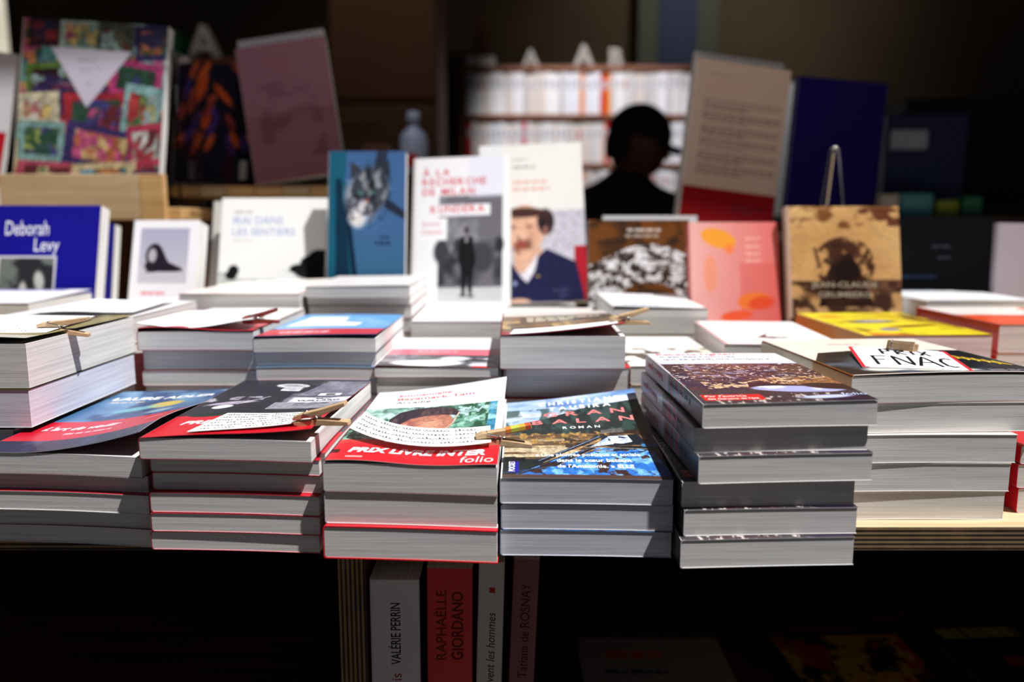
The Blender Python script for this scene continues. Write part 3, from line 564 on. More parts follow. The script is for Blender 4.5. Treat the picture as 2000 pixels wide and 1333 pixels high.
a = Art(.088, .178, .0009, (244, 243, 238), 181); a.mottle(a.R(0, .05, 1, .6), (214, 222, 190), 3, 3, .5, .65, .8); a.mottle(a.R(0, .1, 1, .55), (84, 70, 60), 5, 9, .56, .62, .95); a.ell(.42, .30, .24, .07, (74, 62, 54), -.3, .4)
stack(.1025, .6780, 0, [.0168] * 5, dict(art=a, edge=(200, 120, 80), spine=(236, 230, 220)), plain(.088, .178, (236, 234, 228), edge=(226, 160, 110)), 'paperback under the pale cover with brown smudges', 'white paperback with brown and green smudges behind the city stack', 'paperbacks under the smudged pale cover')
a = Art(.108, .170, .0009, (250, 249, 247), 191); a.poly([(.35, .26), (.52, .44), (.45, .30), (.66, .24), (.62, .30), (.5, .22)], (34, 48, 44)); a.ell(.50, .27, .13, .03, (30, 40, 40), -.3, .3); a.rib([(.02, 0), (.02, 1)], .0012, (226, 70, 84))
stack(.1955, .7235, -3.5, [.0193] * 5, dict(art=a, edge=(226, 120, 130), spine=(226, 210, 210)), plain(.108, .170, (240, 236, 234), edge=(220, 130, 136), spine=(222, 216, 214)), 'paperback under the white cover marked with a dark bird', 'white paperback with small dark bird mark behind the prize sign', 'paperbacks under the bird cover')
a = Art(.122, .188, .0012, (214, 190, 34), 201); a.mottle(1, (120, 90, 30), 6, 3, .55, .62, .9); a.mottle(1, (236, 216, 40), 3, 5, .5, .6); a.ell(.42, .55, .26, .07, (60, 60, 70), .1, .3); a.ell(.44, .57, .2, .03, (190, 190, 214), .1, .4); a.ell(.34, .22, .10, .05, (90, 96, 170), 0, .3); a.ell(.62, .35, .3, .04, (120, 60, 24), .3, .3); a.ell(.2, .8, .14, .04, (200, 50, 36), -.3, .3); a.poly([(.05, .0), (.05, .12), (.4, .03), (.4, 0)], (214, 130, 30)); a.line(.7, .9, 1, .5, .05, (110, 50, 26))
stack(.3375, .7530, 0, [.0250, .0252, .0252, .0250], dict(art=a, edge=(190, 160, 60), spine=(206, 138, 34), lift=lambda u, v: .001 * u), plain(.122, .188, (220, 196, 60), spine=(206, 138, 34), edge=(200, 170, 90), pages='paper_cream'), 'cream-paged paperback under the yellow cover', 'yellow paperback with dark painted shapes at the right', 'thick paperbacks under the yellow cover')
a = Art(.118, .16, .0012, (226, 84, 24), 211); a.mottle(a.R(0, .5, 1, 1), (236, 226, 220), 3, 3, .4, .5); a.rect(0, 0, 1, .5, (222, 78, 26)); a.line(0, .55, 1, .42, .03, (70, 40, 30))
stack(.4720, .7650, 0, [.0272, .0272, .0272, .0280], dict(art=a, edge=(216, 70, 30), spine=(190, 30, 12)), plain(.118, .16, (220, 80, 40), edge=(216, 70, 30), spine=(190, 30, 12)), 'orange-spined paperback at the right end of row two', 'orange paperback topmost of its pile at the far right', 'orange paperbacks at the far right')
# row three (flat)
stack(-.4755, .7200, 0, [.0243] * 5, plain(.128, .155, (236, 234, 236)), plain(.128, .155, (230, 228, 230)), 'white paperback beneath the folded papers at the left', 'white paperback beneath the folded papers, topmost of its pile', 'white paperbacks beneath the folded papers')
a = Art(.13, .13, .0012, (244, 242, 246), 221); a.rect(0, .86, .8, 1, (150, 146, 190))
stack(-.6470, .8480, 0, [.0243] * 5, dict(art=a, edge=(150, 140, 150), spine=(230, 228, 230), lift=lambda u, v: .004 * v), plain(.13, .13, (230, 228, 224), edge=(206, 150, 156)), 'white paperback in front of the deep blue cover', 'white paperback topping the pile before the deep blue cover', 'white paperbacks before the deep blue cover')
a = Art(.135, .17, .0012, (238, 228, 220), 231); a.rib([(.99, 0), (.99, 1)], .001, (220, 120, 130))
stack(-.3720, .8880, 0, [.0215] * 5 + [.0205], dict(art=a, edge=(226, 140, 150), spine=(236, 226, 220), lift=lambda u, v: .005 * v ** 1.5 * u), plain(.135, .17, (230, 220, 214), edge=(214, 90, 104)), 'cream-covered paperback in front of the white landscape cover', 'cream paperback topping the pile before the white landscape cover', 'cream paperbacks before the white landscape cover')
stack(-.2330, .8990, 0, [.0207, .0207, .0207, .0207, .0160, .0140, .0096, .0122], plain(.118, .172, (226, 222, 220), edge=(226, 222, 222), spine=(200, 196, 196), lift=lambda u, v: .0015 * u), plain(.118, .172, (214, 206, 206), edge=(110, 40, 54), spine=(80, 60, 66), inner=(140, 60, 74)),
      'paperback in the pile before the blue cat cover', 'pale paperback topping the pile before the blue cat cover', 'paperbacks before the blue cat cover', [(0, 0, 0), (.001, 0, 0), (0, 0, 0), (.001, 0, 0), (0, 0, 0), (.001, .003, 0), (0, .003, 0), (0, -.003, 0)])
stack(-.1120, .8740, 0, [.0198] * 5, plain(.104, .17, (246, 244, 248)), plain(.104, .17, (236, 234, 236)), 'white paperback before the cover of a man in black', 'white paperback topping the pile before the man in black cover', 'white paperbacks before the man in black cover')
a = Art(.106, .17, .0012, (240, 236, 230), 241); a.mottle(a.R(0, 0, 1, .5), (110, 90, 60), 5, 5, .5, .6)
stack(-.0040, .8740, 0, [.0190] * 5, dict(art=a), plain(.106, .17, (226, 220, 214)), 'pale paperback before the bearded man cover', 'pale paperback topping the pile before the bearded man cover', 'pale paperbacks before the bearded man cover')
a = Art(.108, .172, .0008, (250, 249, 250), 251); a.bars(.14, .80, .12, .24, 1, (120, 134, 190), .9, .8); a.bars(.2, .7, .30, .36, 1, (226, 110, 120), .6, .6); a.rect(0, 0, 1, .035, (50, 50, 60))
stack(.1145, .9000, 0, [.0272] * 3 + [.0276], dict(art=a, edge=(60, 60, 70), spine=(240, 240, 240), lift=lambda u, v: .003 * (1 - u) + .001), plain(.108, .172, (244, 243, 240), edge=(120, 120, 124)), 'thick white paperback before the brown swirl cover', 'thick white paperback with blue lettering before the brown swirl cover', 'thick white paperbacks before the brown swirl cover')
stack(.5000, .9560, 0, [.0285] * 4, plain(.135, .138, (236, 236, 238)), plain(.135, .138, (226, 226, 226)), 'white paperback before the black cover at the right', 'white paperback topping the pile before the black cover', 'white paperbacks before the black cover')
# hidden-back piles which carry the tall covers
stack(-.2510, 1.0860, 0, [.0233] * 5, plain(.118, .17, (214, 210, 206)), plain(.118, .17, (206, 202, 200)), 'paperback in the pile carrying the blue cat cover', 'paperback directly beneath the blue cat cover', 'paperbacks carrying the blue cat cover')
stack(-.1290, 1.0700, 0, [.0202] * 4, plain(.124, .235, (232, 230, 228)), plain(.124, .235, (222, 220, 218)), 'paperback in the pile carrying the man in black cover', 'paperback directly beneath the man in black cover', 'paperbacks carrying the man in black cover')
stack(-.0020, 1.0700, 0, [.0202] * 4, plain(.100, .235, (226, 224, 222)), plain(.100, .235, (216, 214, 212)), 'paperback in the pile carrying the bearded man cover', 'paperback directly beneath the bearded man cover', 'paperbacks carrying the bearded man cover')
stack(-.5650, .9950, 0, [.0170] * 4, plain(.165, .16, (232, 230, 228)), plain(.165, .16, (222, 220, 218)), 'paperback in the pile carrying the small white portrait book', 'paperback directly beneath the small white portrait book', 'paperbacks carrying the small white portrait book')

# ------------------------------------------------------------------ covers standing upright
a = Art(.148, .232, .0012, (24, 20, 140), 301); a.text('Deborah', .37, .835, .026, (240, 240, 250), bold=.004, fit=.056, align='c'); a.text('Levy', .55, .745, .024, (240, 240, 250), bold=.004, fit=.032, align='c')
a.rect(.13, .42, .64, .72, (226, 224, 226)); a.rect(.145, .43, .625, .706, (44, 46, 48)); a.mottle(a.R(.145, .43, .625, .706), (110, 116, 110), 5, 7, .5, .62); a.ell(.36, .52, .045, .07, (210, 206, 200), 0, .4); a.ell(.50, .58, .055, .07, (200, 200, 190), .2, .4); a.ell(.43, .49, .05, .04, (220, 216, 214), 0, .4)
upright(-.6680, .985, TB, 15, -2, 0, dict(art=a, t=.020, spine=(24, 20, 120), back=(214, 170, 60), edge=(200, 180, 120), gloss='cover_matte'), 'deep blue upright book with white lettering at the left')
upright(-.6920, 1.075, TB, 14, 0, 0, plain(.145, .208, (28, 30, 130), back=(220, 190, 80), edge=(220, 200, 120), t=.016), 'second deep blue book standing behind the first one')
a = Art(.088, .140, .0008, (246, 245, 250), 311); a.rect(.11, .40, .86, .92, (196, 194, 208)); a.rect(.11, .40, .86, .55, (206, 204, 214)); a.put(a.R(.11, .55, .86, .92) * (a.V - .55) / .37, (170, 170, 196), .8)
a.ell(.34, .66, .14, .12, (34, 26, 40), 0, .08); a.ell(.31, .66, .07, .075, (186, 180, 190), 0, .2); a.poly([(.30, .53), (.46, .72), (.56, .60), (.78, .54), (.80, .51), (.2, .50)], (34, 26, 40)); a.ell(.27, .56, .08, .05, (36, 28, 40), 0, .3)
a.bars(.18, .78, .285, .325, 1, (232, 120, 136), .8, .7)
upright(-.4960, 1.040, TB + .0692, 17, -3, 0, dict(art=a, t=.026, spine=(240, 240, 246), edge=(240, 240, 246)), 'small white upright book with portrait of a long-haired woman')
a = Art(.150, .250, .001, (238, 238, 236), 321); a.bars(.12, .42, .905, .925, 1, (150, 150, 150), .8, .6)
a.text('IRAI DANS', .12, .845, .0165, (150, 166, 216), fit=.070); a.text('LES SENTIERS', .12, .780, .0150, (150, 166, 216), fit=.088)
a.bars(.12, .45, .745, .757, 1, (180, 180, 186), .7, .7); a.mottle(a.R(.0, .5, 1, .575), (150, 160, 150), 3, 20, .5, .6, .6)
for cx, cy, rx, ry in ((.86, .62, .10, .045), (.95, .65, .12, .05), (.76, .585, .10, .03), (.9, .57, .2, .05), (.14, .575, .055, .035), (.12, .55, .06, .03)): a.ell(cx, cy, rx, ry, (20, 22, 22), 0, .15)
upright(-.4120, 1.085, TB, 18, 0, 0, dict(art=a, t=.014, spine=(226, 226, 224), edge=(210, 210, 210), gloss='cover_matte'), 'white upright landscape book with pale blue title and black trees')
upright(-.4370, 1.120, TB, 18, 0, 0, plain(.12, .247, (200, 196, 190), t=.012, edge=(120, 116, 110)), 'grey-white book standing just behind the white landscape book')
a = Art(.106, .188, .0008, (64, 100, 146), 331); a.rect(0, 0, 1, 1, (62, 98, 142)); a.put(a.R(.28, 0, 1, .45) * (1 - a.V / .45), (50, 96, 120), .8)
a.poly([(0, 0), (0, 1), (.22, 1), (.20, .6), (.38, 0)], (24, 88, 112)); a.poly([(.10, 0), (.08, .8), (.16, .8), (.24, .4), (.30, 0)], (14, 44, 66)); a.poly([(.33, 0), (.20, .6), (.22, .8), (.40, 0)], (12, 34, 54))
a.poly([(.56, .80), (.62, 1), (.76, 1), (.74, .80)], (40, 48, 62)); a.ell(.42, .64, .25, .20, (206, 204, 208), .25, .5); a.ell(.36, .50, .13, .09, (220, 216, 214), .6, .5)
hd_ = a.E(.53, .71, .27, .195, -.25, .18); a.put(hd_, (62, 68, 78)); a.poly([(.28, .78), (.27, .92), (.42, .88)], (54, 56, 64)); a.poly([(.66, .90), (.78, .93), (.80, .78)], (44, 48, 58)); a.mottle(hd_, (30, 34, 42), 14, 12, .46, .60, .9); a.mottle(hd_, (150, 152, 158), 18, 16, .55, .66, .8)
a.ell(.46, .585, .12, .065, (206, 204, 206), 0, .5, .9); a.mottle(a.E(.42, .58, .2, .15), (60, 62, 70), 16, 16, .58, .66, .8); a.ell(.58, .70, .04, .022, (66, 110, 100), 0, .6); a.ell(.40, .69, .035, .018, (66, 110, 100), 0, .4); a.ell(.50, .635, .028, .014, (170, 96, 84), 0, .4)
a.poly([(.74, .66), (1, .55), (1, .49), (.72, .58)], (34, 42, 58)); a.grain(a.E(.5, .68, .35, .28), 50, 70, .35)
a.bars(.66, .90, .355, .375, 1, (24, 34, 60), .8, .8); a.bars(.60, .94, .305, .335, 1, (24, 34, 60), .8, .8); 
upright(-.2510, 1.0890, TB + .1180, 13, 0, 0, dict(art=a, t=.014, spine=(20, 70, 96), edge=(70, 90, 110), gloss='cover_matte'), 'blue upright book with a grey tabby cat on its cover')
a = Art(.143, .225, .0009, (244, 243, 246), 341)
a.rect(.27, .025, .93, .735, (110, 108, 114)); a.mottle(a.R(.27, .3, .93, .735), (150, 148, 156), 5, 6, .4, .65); a.mottle(a.R(.27, .14, .93, .45), (50, 50, 54), 5, 6, .42, .6); a.rect(.27, .025, .93, .12, (206, 206, 210)); a.ell(.30, .36, .09, .09, (60, 60, 64), 0, .3); a.ell(.72, .32, .14, .12, (66, 66, 70), 0, .3); a.ell(.90, .40, .05, .06, (44, 44, 48), 0, .3)
a.ell(.56, .50, .030, .030, (70, 62, 62), 0, .2); a.poly([(.50, .46), (.62, .46), (.66, .30), (.63, .22), (.62, .08), (.585, .08), (.57, .2), (.55, .08), (.515, .08), (.50, .25), (.47, .32)], (20, 20, 24)); a.ell(.56, .435, .02, .02, (160, 156, 160), 0, .3); a.ell(.53, .07, .04, .01, (16, 16, 18), 0, .2); a.ell(.61, .065, .04, .01, (16, 16, 18), 0, .2)
a.rect(.05, .60, .80, .675, (246, 246, 248)); a.rect(.05, .44, .36, .585, (246, 246, 248)); a.rect(0, 0, .02, 1, (226, 220, 216)); a.put(a.R(.58, .72, .93, 1), (226, 226, 244), .5); a.rect(.945, 0, 1, 1, (250, 250, 252))
for t_, u, v in (('À LA', .10, .875), ('RECHERCHE', .10, .810), ('DE MILAN', .10, .742)): a.text(t_, u, v, .0150, (216, 74, 92), bold=.018, track=.16)
a.text('KUNDERA', .19, .622, .0150, (216, 74, 92), bold=.018, track=.16); a.text('Ariane', .10, .535, .010, (226, 120, 134)); a.text('Chemin', .10, .480, .010, (226, 120, 134))
upright(-.1440, 1.1450, TB + .0820, 19, -7, 2.0, dict(art=a, t=.018, spine=(206, 196, 190), edge=(226, 222, 220)), 'white upright book with black and white photo of a standing man')
a = Art(.158, .250, .001, (240, 238, 232), 351); a.rect(.22, 0, 1, .57, (200, 198, 208)); a.rect(0, 0, .22, 1, (236, 236, 238))
a.rect(.88, 0, 1, .34, (176, 24, 40)); a.ell(.42, .46, .20, .155, (226, 178, 150), 0, .06); a.ell(.40, .56, .24, .035, (70, 40, 34), 0, .2); a.ell(.62, .50, .09, .09, (62, 36, 38), 0, .2); a.ell(.24, .50, .045, .07, (96, 60, 46), 0, .3); a.ell(.62, .44, .025, .035, (226, 150, 130), 0, .2)
a.ell(.38, .34, .10, .055, (150, 84, 66), 0, .4); a.ell(.37, .365, .06, .014, (176, 60, 60), 0, .3); a.ell(.30, .47, .035, .01, (90, 50, 44), 0, .3); a.ell(.46, .47, .035, .01, (90, 50, 44), 0, .3); a.ell(.38, .42, .035, .03, (236, 190, 166), 0, .4); a.poly([(.30, .2), (.30, .32), (.58, .34), (.52, .15)], (222, 176, 150))
a.poly([(.2, 0), (.22, .26), (.28, .24), (.36, .16), (.56, .30), (.62, .33), (.90, .24), (.97, 0)], (26, 26, 66)); a.poly([(.36, .16), (.44, .22), (.54, .31), (.50, .2), (.42, .12)], (230, 226, 236)); a.ell(.30, .12, .025, .015, (150, 160, 200), 0, .2); a.ell(.52, .16, .03, .008, (150, 130, 60), 0, .3); a.ell(.33, .0, .14, .03, (226, 180, 150), 0, .3)
a.mottle(a.E(.39, .36, .13, .085, 0, .5), (120, 76, 60), 20, 16, .46, .6, .8); a.mottle(a.E(.62, .50, .09, .09, 0, .3), (34, 22, 26), 14, 14, .45, .6, .8); a.ell(.32, .42, .05, .05, (236, 190, 168), 0, .8, .7); a.ell(.50, .44, .07, .08, (206, 150, 124), 0, .9, .6); a.grain(a.R(.22, 0, 1, .57), 40, 60, .12)
a.bars(.28, .58, .895, .91, 1, (130, 130, 130), .8, .7); a.bars(.26, .72, .845, .86, 1, (120, 120, 120), .8, .7); a.bars(.26, .92, .745, .765, 1, (226, 150, 130), .8, .7); a.bars(.24, .96, .70, .72, 1, (226, 150, 130), .8, .7); a.bars(.66, .94, .06, .08, 1, (120, 120, 160), .6); a.bars(.72, .86, .03, .045, 1, (120, 120, 160), .6)
upright(-.0430, 1.2000, TB + .0820, 18, -1, 2.2, dict(art=a, t=.016, spine=(236, 234, 230), edge=(236, 232, 224)), 'white upright book with portrait of a bearded man in navy')
a = Art(.141, .212, .0009, (112, 66, 30), 361); a.mottle(1, (60, 40, 26), 5, 7, .45, .6)
cx, cy = .60, .14; k = a.h / a.w; rr = np.hypot(a.U - cx, (a.V - cy) * k); th = np.arctan2((a.V - cy) * k, a.U - cx); nz = a.noise(8, 8)
rg = ((rr > .30) & (rr < .86 + .05 * np.sin(th * 5))) * 1.; st_ = (np.sin(th * 17 + rr * 34 + nz * 10) * np.sin(rr * 46 + nz * 14 + th * 3) > .04) * 1.
a.put(rg, (58, 46, 40), .8); a.put(rg * st_, (240, 238, 240)); a.mottle(rg, (50, 40, 36), 16, 12, .56, .62, .95); a.mottle(rg, (236, 234, 236), 10, 18, .60, .64, .9); a.ell(cx, cy - .02, .28, .16, (64, 44, 34), 0, .2)
a.bars(.38, .94, .875, .91, 1, (226, 214, 200), .9, .8); a.bars(.36, .92, .815, .85, 1, (190, 174, 156), .9, .8); a.pad(.38, (90, 60, 40))
upright(.1050, 1.0950, TB, 10, 0, 0, dict(art=a, t=.014, spine=(60, 40, 30), edge=(120, 100, 90), gloss='cover_matte'), 'brown upright book with white swirling strokes on the cover')
upright(.1300, 1.1300, TB, 9, 0, 0, plain(.135, .2185, (226, 226, 228), t=.010, edge=(226, 226, 228)), 'white book standing behind the brown swirl cover')
a = Art(.116, .212, .0009, (236, 178, 172), 371); a.put(a.R(0, 0, 1, 1) * a.U, (222, 90, 84), .75); a.put(a.R(.55, 0, 1, .6), (214, 80, 74), .35); a.ell(.32, .84, .23, .085, (244, 160, 50), -.7, .08); a.ell(.44, .74, .06, .06, (250, 120, 50), 0, .4, .7); a.ell(.22, .50, .09, .22, (240, 150, 120), .0, .35, .9)
a.ell(.70, .24, .20, .085, (240, 120, 50), .35, .1); a.ell(.78, .22, .18, .07, (226, 66, 36), .35, .3, .8); a.ell(.5, .10, .2, .05, (236, 90, 50), .2, .2); a.rect(.985, 0, 1, 1, (170, 40, 46))
for v_ in (.85, .77, .70, .63): a.bars(.62, .90, v_ - .025, v_ + .012, 1, (244, 176, 166), .9, .8)
a.pad(.36, (206, 80, 70))
upright(.2270, .9950, TB, 16, 0, 0, dict(art=a, t=.016, spine=(206, 80, 80), edge=(200, 120, 110)), 'pink and orange upright book with painted petals')
a = Art(.144, .231, .0009, (196, 150, 96), 381); a.mottle(1, (216, 176, 120), 2, 3, .3, .8); a.mottle(a.R(0, .80, 1, 1), (110, 66, 34), 6, 12, .5, .62, .9); a.mottle(a.R(.6, .82, 1, .98), (90, 48, 30), 6, 12, .45, .55, .9)
a.ell(.50, .60, .17, .11, (70, 40, 26), 0, .3); a.ell(.46, .56, .08, .06, (180, 130, 80), 0, .4); a.poly([(.26, .10), (.34, .40), (.42, .56), (.56, .58), (.64, .42), (.76, .10)], (40, 22, 16)); a.mottle(a.E(.5, .48, .28, .25), (60, 34, 22), 9, 9, .46, .56, .9); a.ell(.52, .42, .15, .12, (30, 16, 12), 0, .3); a.line(.28, .45, .24, .62, .05, (90, 56, 36), .8); a.mottle(a.R(0, 0, 1, .33), (60, 36, 26), 7, 8, .42, .56, .95); a.rect(.65, .22, 1, .34, (70, 40, 30), .7); a.rect(0, 0, .03, 1, (196, 160, 140)); a.grain(1, 30, 40, .07); a.pad(.38, (70, 44, 30))
a.text('JEAN-CLAUDE', .50, .550, .0095, (176, 164, 142), fit=.084, align='c', bold=.01); a.text('GRUMBERG', .50, .495, .0095, (176, 164, 142), fit=.066, align='c', bold=.01)
upright(.3480, .9900, TB, 13, 0, 0, dict(art=a, t=.014, spine=(200, 170, 150), edge=(180, 150, 120), gloss='cover_matte'), 'sepia brown upright book with shadowy figure on its cover')
a = Art(.143, .214, .0012, (9, 10, 15), 391); a.bars(.40, .70, .80, .82, 1, (76, 76, 90), .8); a.bars(.46, .66, .73, .75, 1, (76, 76, 90), .8); a.bars(.10, .68, .60, .63, 1, (50, 64, 104), .9); a.bars(.06, .68, .51, .54, 1, (50, 90, 110), .9)
upright(.5340, 1.1250, TB, 6, 0, 0, dict(art=a, t=.014, spine=(20, 20, 26), edge=(40, 40, 46), gloss='cover_matte'), 'black upright book with faint blue lettering at the right')
a = Art(.13, .205, .0015, (176, 168, 180), 401); a.text('L', .17, .52, .012, (30, 30, 40)); a.dec.append((text2d('La vie', .020, .105, .011), (30, 30, 40))); a.dec.pop(0)
a.dec[:] = [(text2d('L', .022, .100, .012, bold=.01), (30, 30, 40))]
upright(.6420, 1.0650, TB, 4, 0, -1, dict(art=a, t=.010, spine=(176, 168, 180), edge=(190, 184, 190), gloss='cover_matte'), 'lilac grey upright book at the right edge')

upright(-.4262, 1.3790, 1.0180, 7, 0, 8.5, plain(.146, .2440, (206, 200, 200), t=.010), 'white-edged book showing just above the rose pink cover')
upright(.2655, 1.3340, .9400, 8, 3, -7.5, plain(.150, .2810, (206, 200, 196), t=.010), 'white-edged book showing just above the beige cover')
# ------------------------------------------------------------------ wooden risers at the back of the table
rs = empty('wooden_riser', (-.76, 1.22, TB), 'pale wooden crate riser holding the patchwork picture book', 'riser')
part('front_board', (-.763, 1.205, .9625), (-.5560, 1.217, 1.0290), 'birch', rs, .001); part('base_board', (-.99, 1.218, .9620), (-.500, 1.345, .9800), 'light_wood', rs, .001)
part('side_board', (-.5550, 1.205, .9450), (-.5180, 1.2170, 1.0290), 'light_wood', rs, .001)
for i, x0 in enumerate((-.985, -.640, -.520)): part('leg', (x0, 1.235, .7502), (x0 + .020, 1.330, .9618), 'brown_wood', rs, .001)
ld = empty('wooden_riser', (-.56, 1.35, TB), 'slatted light wood ledge holding the rose pink book', 'riser')
for i in range(6): part('slat', (-.5700 + i * .0468, 1.3500, 1.0010), (-.5250 + i * .0468, 1.480, 1.0180), ('light_wood', 'birch', 'light_wood')[i % 3], ld, .001)
for i, x0 in enumerate((-.5700, -.3050)): part('leg', (x0, 1.37, .7502), (x0 + .018, 1.460, 1.0008), 'brown_wood', ld, .001)
rr_ = empty('wooden_riser', (.22, 1.27, TB), 'dark wooden ledge behind the upright books at the right', 'riser')
part('shelf_top', (.200, 1.270, .9250), (.690, 1.440, .9400), 'dark_wood', rr_, .001)
for i, x0 in enumerate((.202, .670)): part('leg', (x0, 1.280, .7502), (x0 + .018, 1.430, .9248), 'dark_wood', rr_, .001)

a = Art(.220, .272, .0016, (60, 40, 50), 411); rg_ = np.random.default_rng(5)
pal = [(206, 40, 50), (70, 150, 140), (226, 190, 90), (60, 36, 110), (214, 60, 130), (40, 90, 60), (230, 120, 50), (150, 190, 190), (120, 30, 40), (60, 60, 150)]
def frame(cx, cy, w_, h_, rot, cb, cf, mot):
    c, s_ = math.cos(rot), math.sin(rot)
    def q(W_, H_): return [(cx + (dx * W_ * c - dy * H_ * s_) / 2, cy + (dx * W_ * s_ + dy * H_ * c) / 2) for dx, dy in ((-1, -1), (1, -1), (1, 1), (-1, 1))]
    a.poly(q(w_, h_), cb); i_ = a.P(q(w_ * .74, h_ * .66)); a.put(i_, cf); a.mottle(i_, mot, 12, 12, .48, .55, .95); a.mottle(i_, pal[int(rg_.integers(10))], 10, 12, .56, .6, .95); a.mottle(i_, pal[int(rg_.integers(10))], 14, 12, .58, .62, .95)
for i in range(7):
    for j in range(6):
        p_ = pal[int(rg_.integers(10))]; frame((i + .5) / 7 + .03 * ((j % 2) - .5), (j + .5) / 6, .20, .20, rg_.uniform(-.25, .25), p_, pal[int(rg_.integers(10))], pal[int(rg_.integers(10))])
frame(.15, .93, .22, .16, .1, (60, 20, 40), (40, 40, 90), (150, 40, 40)); frame(.40, .92, .30, .20, 0, (170, 200, 190), (120, 170, 170), (90, 130, 110)); frame(.64, .90, .26, .2, -.05, (80, 90, 70), (100, 100, 80), (60, 60, 50)); frame(.9, .9, .24, .2, .1, (40, 40, 100), (220, 110, 60), (50, 50, 110))
frame(.19, .66, .30, .2, .1, (90, 130, 40), (60, 16, 20), (30, 30, 40)); frame(.80, .69, .36, .2, -.1, (206, 40, 120), (50, 60, 54), (40, 90, 70)); frame(.30, .60, .26, .16, -.05, (50, 30, 90), (60, 40, 90), (160, 50, 90))
frame(.54, .49, .46, .23, .05, (206, 32, 44), (120, 34, 44), (60, 60, 150)); frame(.85, .52, .26, .28, -.1, (130, 190, 190), (226, 200, 90), (60, 130, 60)); frame(.14, .50, .28, .18, .1, (226, 214, 170), (200, 110, 60), (206, 206, 190)); frame(.17, .32, .32, .23, 0, (130, 190, 184), (170, 190, 80), (60, 110, 60))
frame(.58, .30, .50, .24, -.12, (60, 44, 120), (226, 190, 110), (206, 90, 50)); frame(.90, .33, .26, .24, .15, (206, 40, 76), (170, 180, 170), (226, 226, 220)); frame(.22, .12, .40, .18, 0, (206, 60, 90), (230, 206, 140), (50, 100, 60)); frame(.62, .12, .44, .2, .08, (226, 200, 140), (60, 150, 190), (220, 226, 200)); frame(.92, .11, .2, .16, .05, (110, 50, 120), (226, 226, 230), (150, 90, 150))
a.a = (a.a * .72 + a.a.mean(-1, keepdims=True) * .28) * .84; a.grain(1, 40, 50, .3); a.poly([(.20, .845), (.76, .845), (.47, .52)], (196, 192, 208)); a.bars(.38, .60, .77, .81, 2, (150, 146, 160), .8); a.bars(.40, .56, .70, .75, 2, (170, 166, 180), .7); a.bars(.46, .49, .64, .66, 1, (120, 120, 140), .7)
upright(-.7550, 1.2380, .9801, 9, 0, -3.5, dict(art=a, t=.018, spine=(230, 230, 236), edge=(200, 196, 200)), 'large picture book with patchwork of small paintings and white triangle', name='picture_book')
ac = MB(); ac.box(0, 0, 0, .0035, .085, .235); ac.box(.0035, 0, 0, .020, .085, .0035); ao = ac.build('clear_stand', 'acrylic'); ao.location = (-.5140, 1.250, .9802); props(ao, 'clear acrylic bookend at the right side of the patchwork picture book', 'bookend')
a = Art(.16, .235, .002, (206, 204, 214), 421); a.rect(0, 0, 1, .48, (170, 20, 34)); a.bars(.66, .76, .78, .80, 1, (60, 60, 70), .6); a.bars(.5, .9, .3, .36, 1, (226, 190, 190), .5)
upright(-.9440, 1.2420, .9800, 10, 0, -8, dict(art=a, t=.012, spine=(206, 204, 214), edge=(200, 200, 200)), 'white over red upright book at the left edge')
a = Art(.146, .212, .0012, (30, 26, 40), 431); m_ = a.noise(3, 4)
for i in range(38):
    r_ = np.random.default_rng(900 + i); x0, y0 = r_.uniform(.0, 1), r_.uniform(.3, 1); an = 1.1 if x0 < .45 else 2.0; L_ = r_.uniform(.12, .3); a.ell(x0, y0, L_ * .75, .034, [(206, 84, 36), (150, 60, 50), (206, 90, 40), (70, 50, 120)][i % 4], an + r_.uniform(-.4, .4), .4)
a.rect(.78, .03, .92, .24, (20, 20, 24)); a.rect(.80, .05, .88, .20, (206, 206, 210)); a.mottle(a.R(0, 0, .7, .35), (70, 20, 30), 4, 4, .45, .6, .7)
upright(-.5900, 1.4200, 1.0180, 9, 0, -2, dict(art=a, t=.014, spine=(26, 22, 34), edge=(60, 50, 50), gloss='cover_matte'), 'dark upright book with orange flame-like leaves on the ledge')
a = Art(.150, .226, .0012, (150, 104, 118), 441); a.put(a.R(0, 0, 1, 1) * (a.V < .5), (130, 84, 92), .6); a.bars(.28, .72, .86, .885, 1, (150, 70, 76), .8); a.bars(.40, .62, .80, .82, 1, (150, 70, 76), .8); a.mottle(a.R(.15, .15, .85, .48), (110, 66, 72), 5, 6, .5, .58, .7); a.mottle(a.R(.18, .45, .82, .72), (124, 82, 96), 5, 16, .5, .56, .6)
upright(-.4250, 1.3580, 1.0180, 7, 0, 8.5, dict(art=a, t=.012, spine=(150, 110, 124), edge=(220, 214, 216), gloss='cover_matte'), 'rose pink upright book tilting left on the slatted ledge')
a = Art(.155, .262, .0012, (214, 190, 172), 451); a.bars(.16, .60, .905, .92, 1, (80, 70, 64), .9); a.bars(.12, .94, .855, .868, 1, (226, 140, 90), .9); a.bars(.12, .80, .820, .832, 1, (226, 140, 90), .9)
for v0 in (.30, .38, .46, .54, .62, .70): a.bars(.12, .95, v0, v0 + .065, 3, (130, 112, 100), .8, .55)
a.rect(0, 0, 1, .22, (150, 20, 28)); a.bars(.55, .9, .08, .14, 2, (70, 60, 70), .6)
upright(.2640, 1.3100, .9400, 8, 3, -7.5, dict(art=a, t=.018, spine=(226, 214, 204), edge=(240, 236, 230), gloss='cover_matte'), 'tall beige upright book with printed paragraphs and red foot')
a = Art(.144, .240, .002, (22, 16, 86), 461); a.bars(.2, .5, .80, .82, 1, (70, 20, 90), .5)
